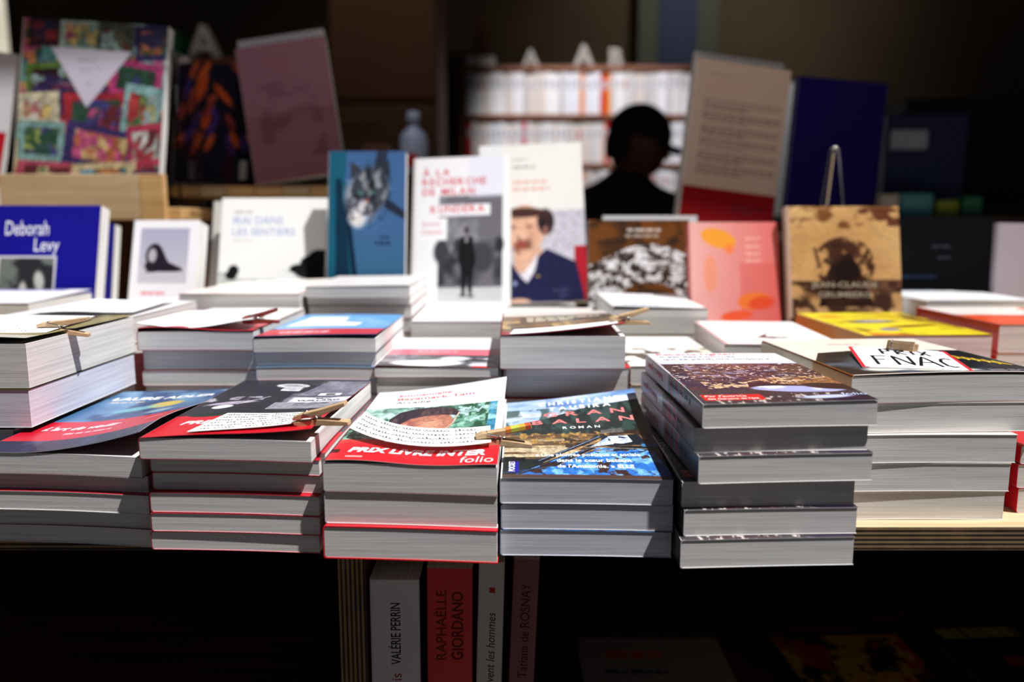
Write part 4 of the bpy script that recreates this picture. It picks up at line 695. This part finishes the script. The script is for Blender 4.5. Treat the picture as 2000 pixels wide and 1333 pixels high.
upright(.4400, 1.3240, .9400, 8, -2, -5.5, dict(art=a, t=.018, spine=(20, 14, 80), edge=(40, 30, 90), gloss='cover_matte'), 'plain dark navy upright book behind the wire easel')
def easel(x, y, z, h, sp, label, mat='steel', r=.0015, name='wire_easel'):
    o = empty(name, (x, y, z), label, 'easel'); m = MB(); n = 10
    arc = [(.006 * math.sin(t), 0, h - .006 + .006 * math.cos(t)) for t in np.linspace(-1.35, 1.35, n)]
    m.tube([(-sp, -.012, .0016)] + arc + [(sp, -.012, .0016)], r, 8); m.build('front_legs', mat, o, True)
    m = MB(); m.tube([(0, .002, h - .006), (0, .06, .0016)], r, 8); m.build('rear_leg', mat, o, True)
    for s_ in (-1, 1):
        m = MB(); m.tube([(s_ * sp, -.012, .0016), (s_ * sp, -.030, .0016), (s_ * sp, -.032, .010)], r, 8); m.build('rest_hook', mat, o, True)
easel(.4390, 1.1100, TB, .309, .045, 'thin chrome wire easel rising above the sepia brown book')
def acryl(x, y, z, label):
    m = MB(); m.box(-.03, 0, 0, .03, .003, .05); m.box(-.03, -.035, 0, .03, 0, .003); m.box(-.03, -.038, 0, .03, -.035, .014)
    o = m.build('clear_stand', 'acrylic', bevel=.0006); o.location = (x, y, z); props(o, label, 'bookend')

# ------------------------------------------------------------------ notes, sign and clothes pegs
def sheet(name, f, nx, ny, decs, col, label, cat, th=.00025, mat='ink'):
    S, T = np.meshgrid(np.linspace(0, 1, nx), np.linspace(0, 1, ny)); X, Y, Z = f(S, T); P = np.stack([X, Y, Z], -1); P2 = P - [0, 0, th]
    o = P.reshape(-1, 3).mean(0); m = MB(); m.grid(P - o, col, 0); m.grid(P2 - o, col, 0, flip=True)
    for sl in (np.s_[0, :], np.s_[-1, :], np.s_[:, 0], np.s_[:, -1]): m.grid(np.stack([P2[sl], P[sl]]) - o, col, 0)
    for (v, fc), c_ in decs:
        x, y, z = f(v[:, 0], v[:, 1]); m.add(np.stack([x, y, z + .00012], 1) - o, fc, 1, c_)
    ob = m.build(name, [mat, 'ink'], smooth=True); ob.location = tuple(o); return props(ob, label, cat)
def quad(tl, tr, br, bl, zf):
    def f(s, t):
        x = (bl[0] * (1 - s) + br[0] * s) * (1 - t) + (tl[0] * (1 - s) + tr[0] * s) * t; y = (bl[1] * (1 - s) + br[1] * s) * (1 - t) + (tl[1] * (1 - s) + tr[1] * s) * t
        return x, y, zf(x, y, s, t)
    return f
def hand(seed, n, h, w, x0=.04, x1=.96, y0=.1, y1=.9, asp=1.):
    r = np.random.default_rng(seed); out = []
    for i in range(n):
        y = y1 - (i + .5) * (y1 - y0) / n
        for v, fc in scribble(r, 0, (x1 - x0) / asp, 0, h / asp, w / asp):
            v = v * [asp, 1.]; v[:, 1] *= asp * 0 + 1; v = v + [x0, y]; out.append(((v, fc), (26, 26, 34)))
    return out
def hand_lines(seed, n, W_, H_, lh, wd, m0=.003):
    """handwriting laid out in metres on a W_ x H_ note, returned in unit coordinates"""
    r = np.random.default_rng(seed); out = []
    for i in range(n):
        y = H_ - (i + .75) * H_ / (n + .5)
        for v, fc in scribble(r, m0, W_ - m0 - r.uniform(0, W_ * .12), y, lh, wd): out.append(((v / [W_, H_], fc), (22, 22, 30)))
    return out
def peg(x, y, z, yaw, pitch, label, mat='pin_wood', roll=0, L=.035):
    M = Matrix.Rotation(math.radians(yaw), 4, 'Z') @ Matrix.Rotation(math.radians(-pitch), 4, 'Y') @ Matrix.Rotation(math.radians(roll), 4, 'X')
    o = empty('clothes_peg', (x, y, z), label, 'clothes peg', 'small wooden clothes pegs', M)
    k = L / .035; up = [(0, .0004), (0, .0024), (.004, .0040), (.012, .0046), (.018, .0052), (.035, .0076), (.035, .0050), (.020, .0016), (.014, .0006), (.008, .0010)]
    for s_ in (1, -1):
        ol = [(a_ * k, b_ * s_ * k) for a_, b_ in up]
        if s_ < 0: ol = ol[::-1]
        m = MB(); m.prism(ol[::-1], -.0037, .0037); m.build('prong', mat, o, bevel=.0004)
    m = MB(); cpt = [(.0142 * k + .0019 * math.cos(t), -.0042 + .0084 * t / (6 * math.pi), .0019 * math.sin(t)) for t in np.linspace(0, 6 * math.pi, 60)]; m.tube(cpt, .00042, 6)
    m.tube([(.0142 * k, -.0043, .002), (.0075 * k, -.0040, .0040), (.0070 * k, 0, .0042), (.0075 * k, .0040, .0040)], .00045, 6); m.tube([(.0142 * k, .0043, -.002), (.0075 * k, .0040, -.0040), (.0070 * k, 0, -.0042), (.0075 * k, -.0040, -.0040)], .00045, 6)
    m.build('spring', 'steel', o, True)
    return o
# note and peg on the black and white cover
def zb(x, y, s, t):
    u = np.clip((x + .2345) / .1095, 0, 1.08); v = np.clip((y - .4825) / .178, 0, 1); return zB - .0003 + .0085 * u ** 1.4 * np.clip(1 - v * .9, 0, 1) ** 1.2 + .0007 * np.sin(6 * u) + .0010
sheet('handwritten_note', quad((-.1960, .5360), (-.1360, .5290), (-.1250, .4930), (-.2040, .4855), zb), 40, 14, hand_lines(21, 6, .070, .036, .0024, .00060), (250, 248, 244), 'handwritten note lying across the black and white cover', 'note')
peg(-.1385, .4945, zB + .0078, -4, 9, 'wooden peg clipping the note onto the black and white cover')
# curved note and peg on the boy portrait cover
zc0 = TB + .0432 + .0188
def fc_(s, t):
    bx = (1 - s) ** 2 * -.1095 + 2 * s * (1 - s) * -.0640 + s * s * -.0135; by = (1 - s) ** 2 * .5230 + 2 * s * (1 - s) * .4790 + s * s * .5020
    tx = (1 - s) ** 2 * -.1060 + 2 * s * (1 - s) * -.0690 + s * s * -.0150; ty = (1 - s) ** 2 * .5600 + 2 * s * (1 - s) * .5180 + s * s * .5360
    return bx * (1 - t) + tx * t, by * (1 - t) + ty * t, zc0 + .0036 + .0055 * (1 - s) ** 3 + .0022 * t + .0015 * s * s
sheet('handwritten_note', fc_, 48, 14, hand_lines(45, 4, .098, .035, .0029, .00060), (252, 250, 248), 'curling handwritten note pegged across the boy portrait cover', 'note')
o = peg(-.0240, .5090, zc0 + .0052, 6, 2, 'peg with painted handles clipping the curling note', L=.037)
up_ = [c for c in o.children if c.name.startswith('prong')][0]
dm = MB()
for q0, q1, cc in ((.0200, .0235, (214, 130, 60)), (.0235, .0290, (190, 196, 80)), (.0290, .0330, (222, 170, 70)), (.0330, .0366, (200, 90, 60))):
    zt = lambda q: .0052 * 1.057 + (q - .018 * 1.057) / (.017 * 1.057) * (.0076 - .0052) * 1.057
    dm.prism([(q0, zt(q0) - .0022), (q1, zt(q1) - .0022), (q1, zt(q1) + .0002), (q0, zt(q0) + .0002)], -.0039, .0039, 0, cc)
dm.build('painted_handle', 'cover_matte', up_)
# prize sign
zf0 = zF - .0004
sf = quad((.2735, .6400), (.3380, .6130), (.3230, .5470), (.2520, .5640), lambda x, y, s, t: zf0 + .0018 + .0030 * t + .0006 * np.sin(3 * s))
def stroke(pts, w_=.03): return (ribbon(pts, w_), (14, 14, 18))
dc = []
for q_ in ((0, 0, .035, 1), (.965, 0, 1, 1), (0, 0, 1, .03), (0, .97, 1, 1)):
    dc.append(((np.array([(q_[0], q_[1]), (q_[2], q_[1]), (q_[2], q_[3]), (q_[0], q_[3])], float), [(0, 1, 2, 3)]), (216, 40, 50)))
for pts in ([(.16, .14), (.155, .56)], [(.13, .54), (.30, .555)], [(.15, .37), (.26, .38)], [(.37, .14), (.36, .58), (.52, .14), (.53, .58)], [(.57, .12), (.68, .60), (.79, .12)], [(.60, .30), (.75, .31)], [(.96, .52), (.92, .57), (.86, .52), (.83, .38), (.85, .2), (.90, .14), (.95, .17)],
            [(.30, .66), (.30, .92)], [(.29, .92), (.38, .90), (.39, .82), (.30, .78)], [(.46, .66), (.46, .92), (.54, .90), (.54, .82), (.46, .79), (.55, .66)], [(.63, .68), (.63, .90)], [(.70, .66), (.80, .90)], [(.70, .90), (.80, .66)]):
    dense = []
    for p, r_ in zip(pts[:-1], pts[1:]):
        for k_ in range(6): dense.append((p[0] + (r_[0] - p[0]) * k_ / 6, p[1] + (r_[1] - p[1]) * k_ / 6))
    dense.append(pts[-1]); dense = [(.03 + .93 * q0, q1) for q0, q1 in dense]; dc.append((ribbon(dense, .032), (14, 14, 18)))
sheet('prize_sign', sf, 20, 16, dc, (244, 242, 250), 'white card sign with red border and large black handwritten capitals', 'sign', .0005)
peg(.2985, .6260, zf0 + .0085, -48, 0, 'peg resting on the back edge of the red bordered sign', roll=70, L=.022)
# other notes
sheet('handwritten_note', quad((-.4700, .6750), (-.3500, .6640), (-.3370, .5700), (-.4600, .5480), lambda x, y, s, t: zG + .0038 + .009 * (1 - s) ** 2 * (1 - t) + .001 * t), 30, 12, hand_lines(61, 8, .12, .11, .0034, .0005), (246, 246, 248), 'handwritten note pegged on the far left pile', 'note')
peg(-.3560, .5930, zG + .0044, 14, -1, 'wooden peg on the right edge of the far left pile')
sheet('handwritten_note', quad((-.3300, .8050), (-.2460, .8000), (-.2310, .7020), (-.3360, .7060), lambda x, y, s, t: zH + .0052 + .0036 * np.sin(2.6 + 4.6 * s) * (1 - t) ** 1.2 + .003 * s + .0015 * t), 40, 14, hand_lines(71, 5, .1, .09, .004, .0005, .008), (248, 247, 250), 'wavy white note lying on the second row stack at left', 'note')
peg(-.2440, .7150, zH + .0080, 20, 6, 'dark red peg on the corner of the wavy note', 'pin_red_wood', L=.032)
def zk(x, y, s, t):
    u = np.clip((x + .0105) / .1075, 0, 1.02); v = np.clip((y - .670) / .178, 0, 1); return zK - .0003 + .0105 * u ** 1.6 * np.clip(1 - v * .85, 0, 1) + .0016
sheet('handwritten_note', quad((.0020, .6980), (.0930, .7000), (.0900, .6720), (-.0020, .6700), zk), 30, 8, [], (250, 249, 250), 'blank-looking white note on the very thick brown paperback', 'note')
peg(.0860, .6900, zK + .0100, 12, 6, 'wooden peg at the right corner of the very thick paperback')
sheet('folded_paper', quad((-.4520, .8600), (-.3580, .8500), (-.3500, .7300), (-.4480, .7350), lambda x, y, s, t: .8735 + .0030 * s + .0012 * np.sin(5 * s + 2 * t) + .0014), 20, 14, [], (244, 243, 246), 'folded white paper lying between the two left piles', 'paper', .0008)

# ------------------------------------------------------------------ spines on the shelf under the table
def shelved(x, y, z, tilt, spec, label, dz=0):
    M = Matrix.Rotation(math.radians(tilt), 4, 'Y') @ Matrix.Rotation(math.radians(90), 4, 'Z') @ Matrix.Rotation(math.radians(90), 4, 'X')
    w, h, t = spec['art'].w, spec['art'].h, spec['t']; mz = min((M @ Vector((a_ * w, b_ * h, c_ * t))).z for a_ in (0, 1) for b_ in (0, 1) for c_ in (0, 1))
    return make_book(label, 'books standing on the shelf under the table', (x, y, z - mz + .0001), M, spec)
SP = lambda t, y0, zc, size, col, **k: (text2d(t, y0, -zc - size * .36, size, **k), col)
SB = .52
d1 = plain(.13, .1880, (40, 50, 150), spine=(214, 206, 206), t=.0355); d1['spine_text'] = [SP('VALÉRIE PERRIN', .1235, .018, .0100, (24, 20, 20), bold=.008, fit=.047), SP('uis', .1060, .018, .0105, (150, 40, 50))]
shelved(-.1018, .5320, SB, .2, d1, 'white-spined book with black lettering under the table')
d2 = plain(.13, .1965, (30, 20, 24), spine=(214, 24, 24), t=.0325); d2['spine_text'] = [SP('RAPHAËLLE', .127, .010, .0105, (120, 14, 14), bold=.006, fit=.053), SP('GIORDANO', .127, .0215, .0115, (110, 12, 12), bold=.02, fit=.052)]
shelved(-.0620, .5320, SB, .5, d2, 'bright red-spined book standing under the table')
d3 = plain(.13, .2010, (40, 36, 60), spine=(206, 198, 190), t=.0185); d3['spine_text'] = [0, SP('vivent les hommes', .105, .0095, .0088, (90, 44, 44), shear=.2, fit=.058)]
d3['spine_text'] = d3['spine_text'][1:] + [((np.array([(.178, -.0120), (.182, -.0120), (.182, -.0080), (.178, -.0080)]), [(0, 1, 2, 3)]), (190, 26, 36))]
shelved(-.0290, .5320, SB, 1.6, d3, 'narrow grey-white book with red square on its spine')
d4 = plain(.13, .2030, (70, 80, 84), spine=(136, 66, 78), t=.0185); d4['spine_text'] = [SP('Tatiana de ROSNAY', .113, .0095, .0095, (76, 24, 32), fit=.072)]
shelved(-.0072, .5320, SB, 2.4, d4, 'dull rose-spined book leaning right under the table')
a = Art(.14, .20, .0015, (150, 150, 150), 501); a.bars(.18, .82, .80, .88, 1, (220, 90, 40), .9, .9); a.bars(.15, .85, .66, .72, 1, (60, 60, 70), .8); a.bars(.15, .85, .2, .6, 5, (110, 116, 110), .8, .4)
make_book('grey paperback with orange title on the lower shelf', 'books lying on the shelf under the table', (.0650, .5500, SB + .0002), Mz(0), dict(art=a, t=.024, spine=(140, 140, 140)))
a = Art(.13, .20, .0015, (30, 34, 24), 511); a.mottle(1, (190, 150, 40), 4, 5, .5, .6); a.mottle(1, (170, 40, 30), 4, 5, .55, .62)
make_book('dark paperback with yellow and red patches on the lower shelf', 'books lying on the shelf under the table', (.2700, .5500, SB + .0002), Mz(3), dict(art=a, t=.024, spine=(30, 30, 30)))
a = Art(.16, .22, .0015, (20, 20, 24), 521); a.bars(.08, .95, .78, .88, 1, (190, 180, 70), .9, .9); a.bars(.3, .9, .55, .62, 1, (190, 40, 40), .8, .9)
make_book('black paperback with yellow lettering on the lower shelf at right', 'books lying on the shelf under the table', (.4300, .5700, SB + .0002), Mz(4), dict(art=a, t=.026, spine=(30, 30, 30)))

# ------------------------------------------------------------------ the shop behind
sh = empty('bookcase', (-.16, 3.70, -.12), 'brown wooden bookcase filled with white spines behind the stall', 'bookcase')
X0, X1, Y0, Y1 = -.215, 1.06, 3.70, 3.98
levels = [.55, 1.010, 1.223, 1.440, 1.650]
for i, z0 in enumerate(levels): part('shelf_board', (X0, Y0, z0 - .018), (X1, Y1, z0), 'shelf_wood', sh)
part('side_panel', (X0 - .02, Y0, -.1195), (X0 - .0005, Y1, 1.650), 'shelf_wood', sh); part('side_panel', (X1 + .0005, Y0, -.1195), (X1 + .02, Y1, 1.650), 'shelf_wood', sh); part('back_panel', (X0, Y1 + .0005, -.1195), (X1, Y1 + .012, 1.650), 'dark_wood', sh)
rg2 = np.random.default_rng(8); bkp = None; seq = 0
wd = {1: 'second shelf', 2: 'third shelf', 3: 'top shelf'}
tone = [((232, 230, 236), 'white'), ((214, 210, 206), 'off-white'), ((240, 238, 238), 'bright white'), ((196, 190, 190), 'pale grey'), ((226, 208, 196), 'cream')]
def spine_book(name, x, y, z, w, d, h, col, label, grp):
    m = MB(); m.box(0, 0, 0, w, d, h, 0, col); b = m.n; m.box(w * .2, -.0004, h * .62, w * .8, 0, h * .86, 0, (190, 120, 120) if rg2.random() < .12 else (186, 184, 190)); m.box(w * .08, .004, h, w * .92, d, h + .0006, 0, (230, 226, 216))
    o = m.build(name, 'cover_matte'); o.location = (x, y, z); return props(o, label, 'book', grp)
for lv in (1, 2, 3):
    x = X0 + .012; room = levels[lv + 1] - .018 - levels[lv] - .004
    while x < X1 - .04:
        w_ = float(rg2.uniform(.016, .030)); col, nm = tone[int(rg2.integers(len(tone)))]
        if rg2.random() < .07: col, nm = (200, 30, 36), 'red'
        if rg2.random() < .04: col, nm = (226, 130, 50), 'orange'
        h_ = min(room - .002, float(rg2.uniform(.172, .184)))
        spine_book('paperback_book', x, Y0 + .012, levels[lv] + .0003, w_, .12, h_, col, f'{nm} spine among the blurred paperbacks on the bookcase {wd[lv]}', f'{nm} spines on the bookcase {wd[lv]}')
        x += w_ + .0012
def letter(ch, x, y, z, size, label, dep=.03, mat='letter_paint'):
    v, f = glyphs(ch, .02, 0); v = v * size; v = v - [v[:, 0].min(), v[:, 1].min()]; m = MB()
    m.add(np.stack([v[:, 0], 0 * v[:, 0], v[:, 1]], 1), f); m.add(np.stack([v[:, 0], 0 * v[:, 0] + dep, v[:, 1]], 1), [q[::-1] for q in f])
    ed = {}
    for q in f:
        for i in range(len(q)): a_, b_ = q[i], q[(i + 1) % len(q)]; ed[(a_, b_)] = 1
    for (a_, b_) in ed:
        if (b_, a_) not in ed: m.add([(v[a_][0], 0, v[a_][1]), (v[b_][0], 0, v[b_][1]), (v[b_][0], dep, v[b_][1]), (v[a_][0], dep, v[a_][1])], [(0, 1, 2, 3)])
    o = m.build('standing_letter', mat); o.location = (x, y, z); return props(o, label, 'letter')
letter('A', .045, 3.74, 1.6503, .110, 'dim white standing letter A at the left on the bookcase')
letter('A', .275, 3.74, 1.6503, .135, 'bright white standing letter A in the middle on the bookcase')
letter('B', .440, 3.74, 1.6503, .115, 'white standing letter B on the bookcase')
m = MB(); m.box(0, 0, 0, .13, .16, .045); o = m.build('cardboard_box', 'white_board', bevel=.004); o.location = (-.205, 3.72, 1.6503); props(o, 'pale low box at the left end of the bookcase top', 'box')
m = MB(); m.box(0, 0, 0, .06, .12, .16); o = m.build('cardboard_box', 'brown_panel', bevel=.004); o.location = (-.165, 3.73, 1.6963); props(o, 'small dark box on the pale box atop the bookcase', 'box')
# left hand unit with letter on top, behind the ledge
un = empty('shelf_unit', (-1.6, 2.55, -.12), 'dim wooden shelf unit behind the slatted ledge', 'shelf')
part('top_board', (-1.45, 2.50, 1.430), (-.62, 2.85, 1.450), 'shelf_wood', un); part('side_panel', (-1.45, 2.50, -.1195), (-1.43, 2.85, 1.4295), 'brown_wood', un); part('side_panel', (-.64, 2.50, -.1195), (-.62, 2.85, 1.4295), 'brown_wood', un); part('back_panel', (-1.4295, 2.83, -.1195), (-.6405, 2.85, 1.4295), 'dark_wood', un)
letter('A', -1.005, 2.56, 1.4503, .150, 'white standing letter A above the dark orange leaf book', mat='white_board'); 
m = MB(); m.box(0, 0, 0, .085, .10, .095); o = m.build('cardboard_box', 'green_box', bevel=.003); o.location = (-1.12, 2.58, 1.4503); props(o, 'small dark green box beside the standing letter', 'box')
# brown cupboard, bottle and box in the middle distance
cp = empty('cupboard', (-.62, 3.0, -.12), 'tall brown cupboard left of the bookcase', 'cupboard')
part('body', (-.66, 3.02, -.1195), (-.27, 3.40, 2.05), 'brown_panel', cp, .004); part('door', (-.655, 2.995, 1.40), (-.275, 3.0195, 2.04), 'brown_panel', cp, .003); part('door', (-.655, 2.995, -.10), (-.275, 3.0195, 1.385), 'brown_wood', cp, .003)
cn = empty('counter', (-.8, 2.0, -.12), 'dark shop counter behind the display table', 'counter')
part('counter_top', (-.60, 2.02, 1.055), (.02, 2.40, 1.080), 'dark_wood', cn, .003); part('front_panel', (-.58, 2.05, -.1195), (.00, 2.38, 1.0545), 'dark_wood', cn, .003)
bt = empty('spray_bottle', (-.255, 2.12, 1.0803), 'pale bottle with red dot standing on the dark counter', 'bottle')
def lathe(prof, n=24):
    m = MB(); v = [(r_ * math.cos(2 * math.pi * k_ / n), r_ * math.sin(2 * math.pi * k_ / n), z_) for r_, z_ in prof for k_ in range(n)]
    f = [(i * n + k_, i * n + (k_ + 1) % n, (i + 1) * n + (k_ + 1) % n, (i + 1) * n + k_) for i in range(len(prof) - 1) for k_ in range(n)]; m.add(v, f); return m
lathe([(0, 0), (.034, 0), (.036, .004), (.036, .085), (.030, .105), (.014, .120), (.013, .128)]).build('body', 'pale_box', bt, True); lathe([(0, .128), (.017, .128), (.017, .155), (.012, .160), (0, .160)]).build('cap', 'pale_box', bt, True)
m = lathe([(0, 0), (.018, 0), (.018, .002), (0, .002)]); o = m.build('label_dot', 'red_paint', bt); o.rotation_euler = (math.pi / 2, 0, 0); o.location = (0, -.0345, .035)
m = MB(); m.box(0, 0, 0, .07, .08, .075); o = m.build('cardboard_box', 'brown_panel', bevel=.003); o.location = (-.385, 2.10, 1.0803); props(o, 'small brown box on the counter left of the bottle', 'box')
# tall blue poster panel behind, on a stand
pp = empty('poster_stand', (.80, 4.1, -.12), 'grey framed stand with blue poster above the bookcase', 'poster stand')
part('frame', (.62, 4.10, 1.20), (1.02, 4.14, 2.45), 'grey_panel', pp, .003); part('poster', (.72, 4.092, 1.62), (.91, 4.0998, 2.3), 'blue_panel', pp); part('pole', (.80, 4.105, -.1195), (.84, 4.135, 1.1995), 'grey_panel', pp)
nb = empty('notice_board', (1.08, 3.08, -.12), 'pale notice board on a stand glimpsed between the beige and navy books', 'notice board')
part('board', (.99, 3.06, .98), (1.17, 3.08, 1.47), 'white_board', nb, .003); part('pole', (1.065, 3.0805, -.1195), (1.095, 3.105, 1.44), 'steel', nb)
# right hand background
m = MB(); m.box(0, 0, 0, .20, .10, .25); o = m.build('book_box', 'navy_box', bevel=.004); o.location = (.925, 2.02, .9722)
m = MB(); m.box(0, 0, 0, .09, .003, .045); q = m.build('front_label', 'pale_box', o); q.location = (.01, -.0035, .165)
m = MB(); m.box(0, 0, 0, .14, .003, .10); q = m.build('front_panel', 'blue_panel', o); q.location = (.0, -.0035, .03)
props(o, 'navy box with pale label standing at the right behind', 'box')
t2 = empty('side_table', (.8, 1.95, -.12), 'dark side table behind the stall at the right', 'table')
part('tabletop', (.72, 1.82, .950), (1.85, 2.42, .972), 'dark_wood', t2, .003)
for x0 in (.74, 1.80):
    for y0 in (1.85, 2.36): part('leg', (x0, y0, -.1195), (x0 + .03, y0 + .03, .9498), 'dark_wood', t2)
for nm, x0, w_, h_, mt, lb in (('small_box', .905, .075, .052, 'teal_box', 'small pale turquoise box on the side table'), ('small_box', .990, .05, .036, 'lime_box', 'small lime green box on the side table'), ('small_box', 1.050, .045, .045, 'green_box', 'small dark green box at right on the side table'), ('small_box', .858, .042, .05, 'white_board', 'small cream box on the side table')):
    m = MB(); m.box(0, 0, 0, w_, .05, h_); o = m.build(nm, mt, bevel=.003); o.location = (x0, 1.88, .9723); props(o, lb, 'box')
cb = empty('cabinet', (1.35, 2.7, -.12), 'black cabinet at the right behind the stall', 'cabinet')
part('body', (1.20, 2.50, -.1195), (2.2, 3.0, 1.33), 'black_box', cb, .004); part('door', (1.21, 2.478, -.08), (1.69, 2.4995, 1.32), 'black_box', cb, .003); part('door', (1.70, 2.478, -.08), (2.19, 2.4995, 1.32), 'black_box', cb, .003)

# ------------------------------------------------------------------ seller with a dark cap, stooping behind the table
pr = empty('person', (.42, 2.55, -.12), 'person in dark cap and black jacket looking right', 'person')
def skin_body(name, pts, edges, mat, parent, sub=2):
    me = bpy.data.meshes.new(name); me.from_pydata([p[:3] for p in pts], edges, []); o = bpy.data.objects.new(name, me); COL.objects.link(o); me.materials.append(MATS[mat]); o.parent = parent
    s_ = o.modifiers.new('skin', 'SKIN'); s_.use_smooth_shade = True
    for i, p in enumerate(pts): me.skin_vertices[0].data[i].radius = (p[3], p[4] if len(p) > 4 else p[3]); me.skin_vertices[0].data[i].use_root = (i == 0)
    b_ = o.modifiers.new('sub', 'SUBSURF'); b_.levels = sub; b_.render_levels = sub; return o
# local: x right, y away, z up; feet on the floor
P = [(0, 0, .86, .15, .12), (0, 0, 1.00, .15, .115), (.0, .0, 1.13, .18, .13), (.005, .0, 1.22, .16, .12), (.012, 0, 1.29, .10, .09), (.02, -.01, 1.34, .075),
     (.21, .02, 1.19, .070), (.26, -.05, .93, .048), (.20, -.22, .98, .036), (.17, -.27, 1.0, .030),
     (-.20, .02, 1.19, .070), (-.25, -.04, .93, .048), (-.16, -.20, .95, .036), (-.13, -.25, .97, .030),
     (.09, 0, .76, .095), (.10, -.01, .46, .065), (.10, .02, .08, .045), (.10, -.10, .035, .04),
     (-.09, 0, .76, .095), (-.10, -.01, .46, .065), (-.10, .02, .08, .045), (-.10, -.10, .035, .04)]
Eg = [(0, 1), (1, 2), (2, 3), (3, 4), (4, 5), (3, 6), (6, 7), (7, 8), (8, 9), (3, 10), (10, 11), (11, 12), (12, 13), (0, 14), (14, 15), (15, 16), (16, 17), (0, 18), (18, 19), (19, 20), (20, 21)]
skin_body('body', P, Eg, 'black_cloth', pr)
# head, turned to the right (profile): shaped from an ellipsoid with nose, brow, lips and chin
hm = MB(); nU, nV = 48, 32; U_, V_ = np.meshgrid(np.linspace(0, 2 * np.pi, nU), np.linspace(.001, np.pi - .001, nV))
dx, dy, dz = np.sin(V_) * np.cos(U_), np.sin(V_) * np.sin(U_), np.cos(V_)
X_ = dx * .098; Y_ = dy * .074; Z_ = dz * .118
g1 = lambda cx, cy, cz, s_: np.exp(-((dx - cx) ** 2 + (dy - cy) ** 2 + (dz - cz) ** 2) / s_)
X_ += .026 * g1(.98, 0, -.12, .012) + .008 * g1(.9, 0, -.42, .02) + .010 * g1(.75, 0, -.72, .05) + .006 * g1(.9, 0, .3, .08) - .010 * g1(.93, .3, .02, .02) - .010 * g1(.93, -.3, .02, .02)
X_ = np.where(dx < 0, X_ * (1 - .22 * np.clip(-dz, 0, 1)), X_); Y_ = Y_ * (1 - .28 * np.clip(-dz - .2, 0, 1))
for sg in (-1, 1): Y_ += sg * .014 * g1(.02, sg * .99, -.1, .02)
hm.grid(np.stack([X_, Y_, Z_], -1), (0, 0, 0)); hd = hm.build('head', 'skin', pr, True); hd.location = (.035, -.02, 1.415); hd.rotation_euler = (0, math.radians(14), math.radians(-12))
cm_ = MB(); V2 = np.linspace(.001, 1.62, 16); U2, V2 = np.meshgrid(np.linspace(0, 2 * np.pi, 40), V2); cm_.grid(np.stack([np.sin(V2) * np.cos(U2) * .108, np.sin(V2) * np.sin(U2) * .086, np.cos(V2) * .105 + .030], -1), (0, 0, 0))
bx_ = np.linspace(-.9, .9, 14); br = np.linspace(0, 1, 6); BU, BR = np.meshgrid(bx_, br)
for dz_ in (0, -.004): cm_.grid(np.stack([.100 * np.cos(BU) + BR * .085 * np.cos(BU * .8), .080 * np.sin(BU), .028 + dz_ - BR * .016 - .012 * BU ** 2], -1), (0, 0, 0), flip=dz_ < 0)
cp_ = cm_.build('cap', 'navy_cloth', hd, True)
hr = MB(); Uh, Vh = np.meshgrid(np.linspace(math.pi * .55, math.pi * 1.45, 20), np.linspace(1.3, 2.15, 10)); hr.grid(np.stack([np.sin(Vh) * np.cos(Uh) * .106, np.sin(Vh) * np.sin(Uh) * .083, np.cos(Vh) * .118], -1), (0, 0, 0)); hr.build('hair', 'hair', hd, True)
pr.scale = (.93, .93, .93); pr.location.x = .355
def hand_mesh(x, y, z, s_):
    H_ = [(0, 0, 0, .022, .016), (.0, -.035, .004, .034, .013), (.0, -.075, .002, .036, .011)]; E_ = [(0, 1), (1, 2)]
    for i, (fx, L_) in enumerate(((-.030, .062), (-.010, .072), (.010, .068), (.028, .052))):
        b = len(H_); H_ += [(fx, -.085, .0, .0092), (fx * 1.1, -.085 - L_ * .5, -.010, .0086), (fx * 1.15, -.085 - L_ * .85, -.030, .0078)]; E_ += [(2, b), (b, b + 1), (b + 1, b + 2)]
    b = len(H_); H_ += [(s_ * .036, -.035, -.004, .011), (s_ * .055, -.065, -.014, .0095)]; E_ += [(1, b), (b, b + 1)]
    o = skin_body('hand', H_, E_, 'skin', pr, 1); o.location = (x, y, z)
hand_mesh(.17, -.285, 1.0, -1); hand_mesh(-.13, -.265, .97, 1)
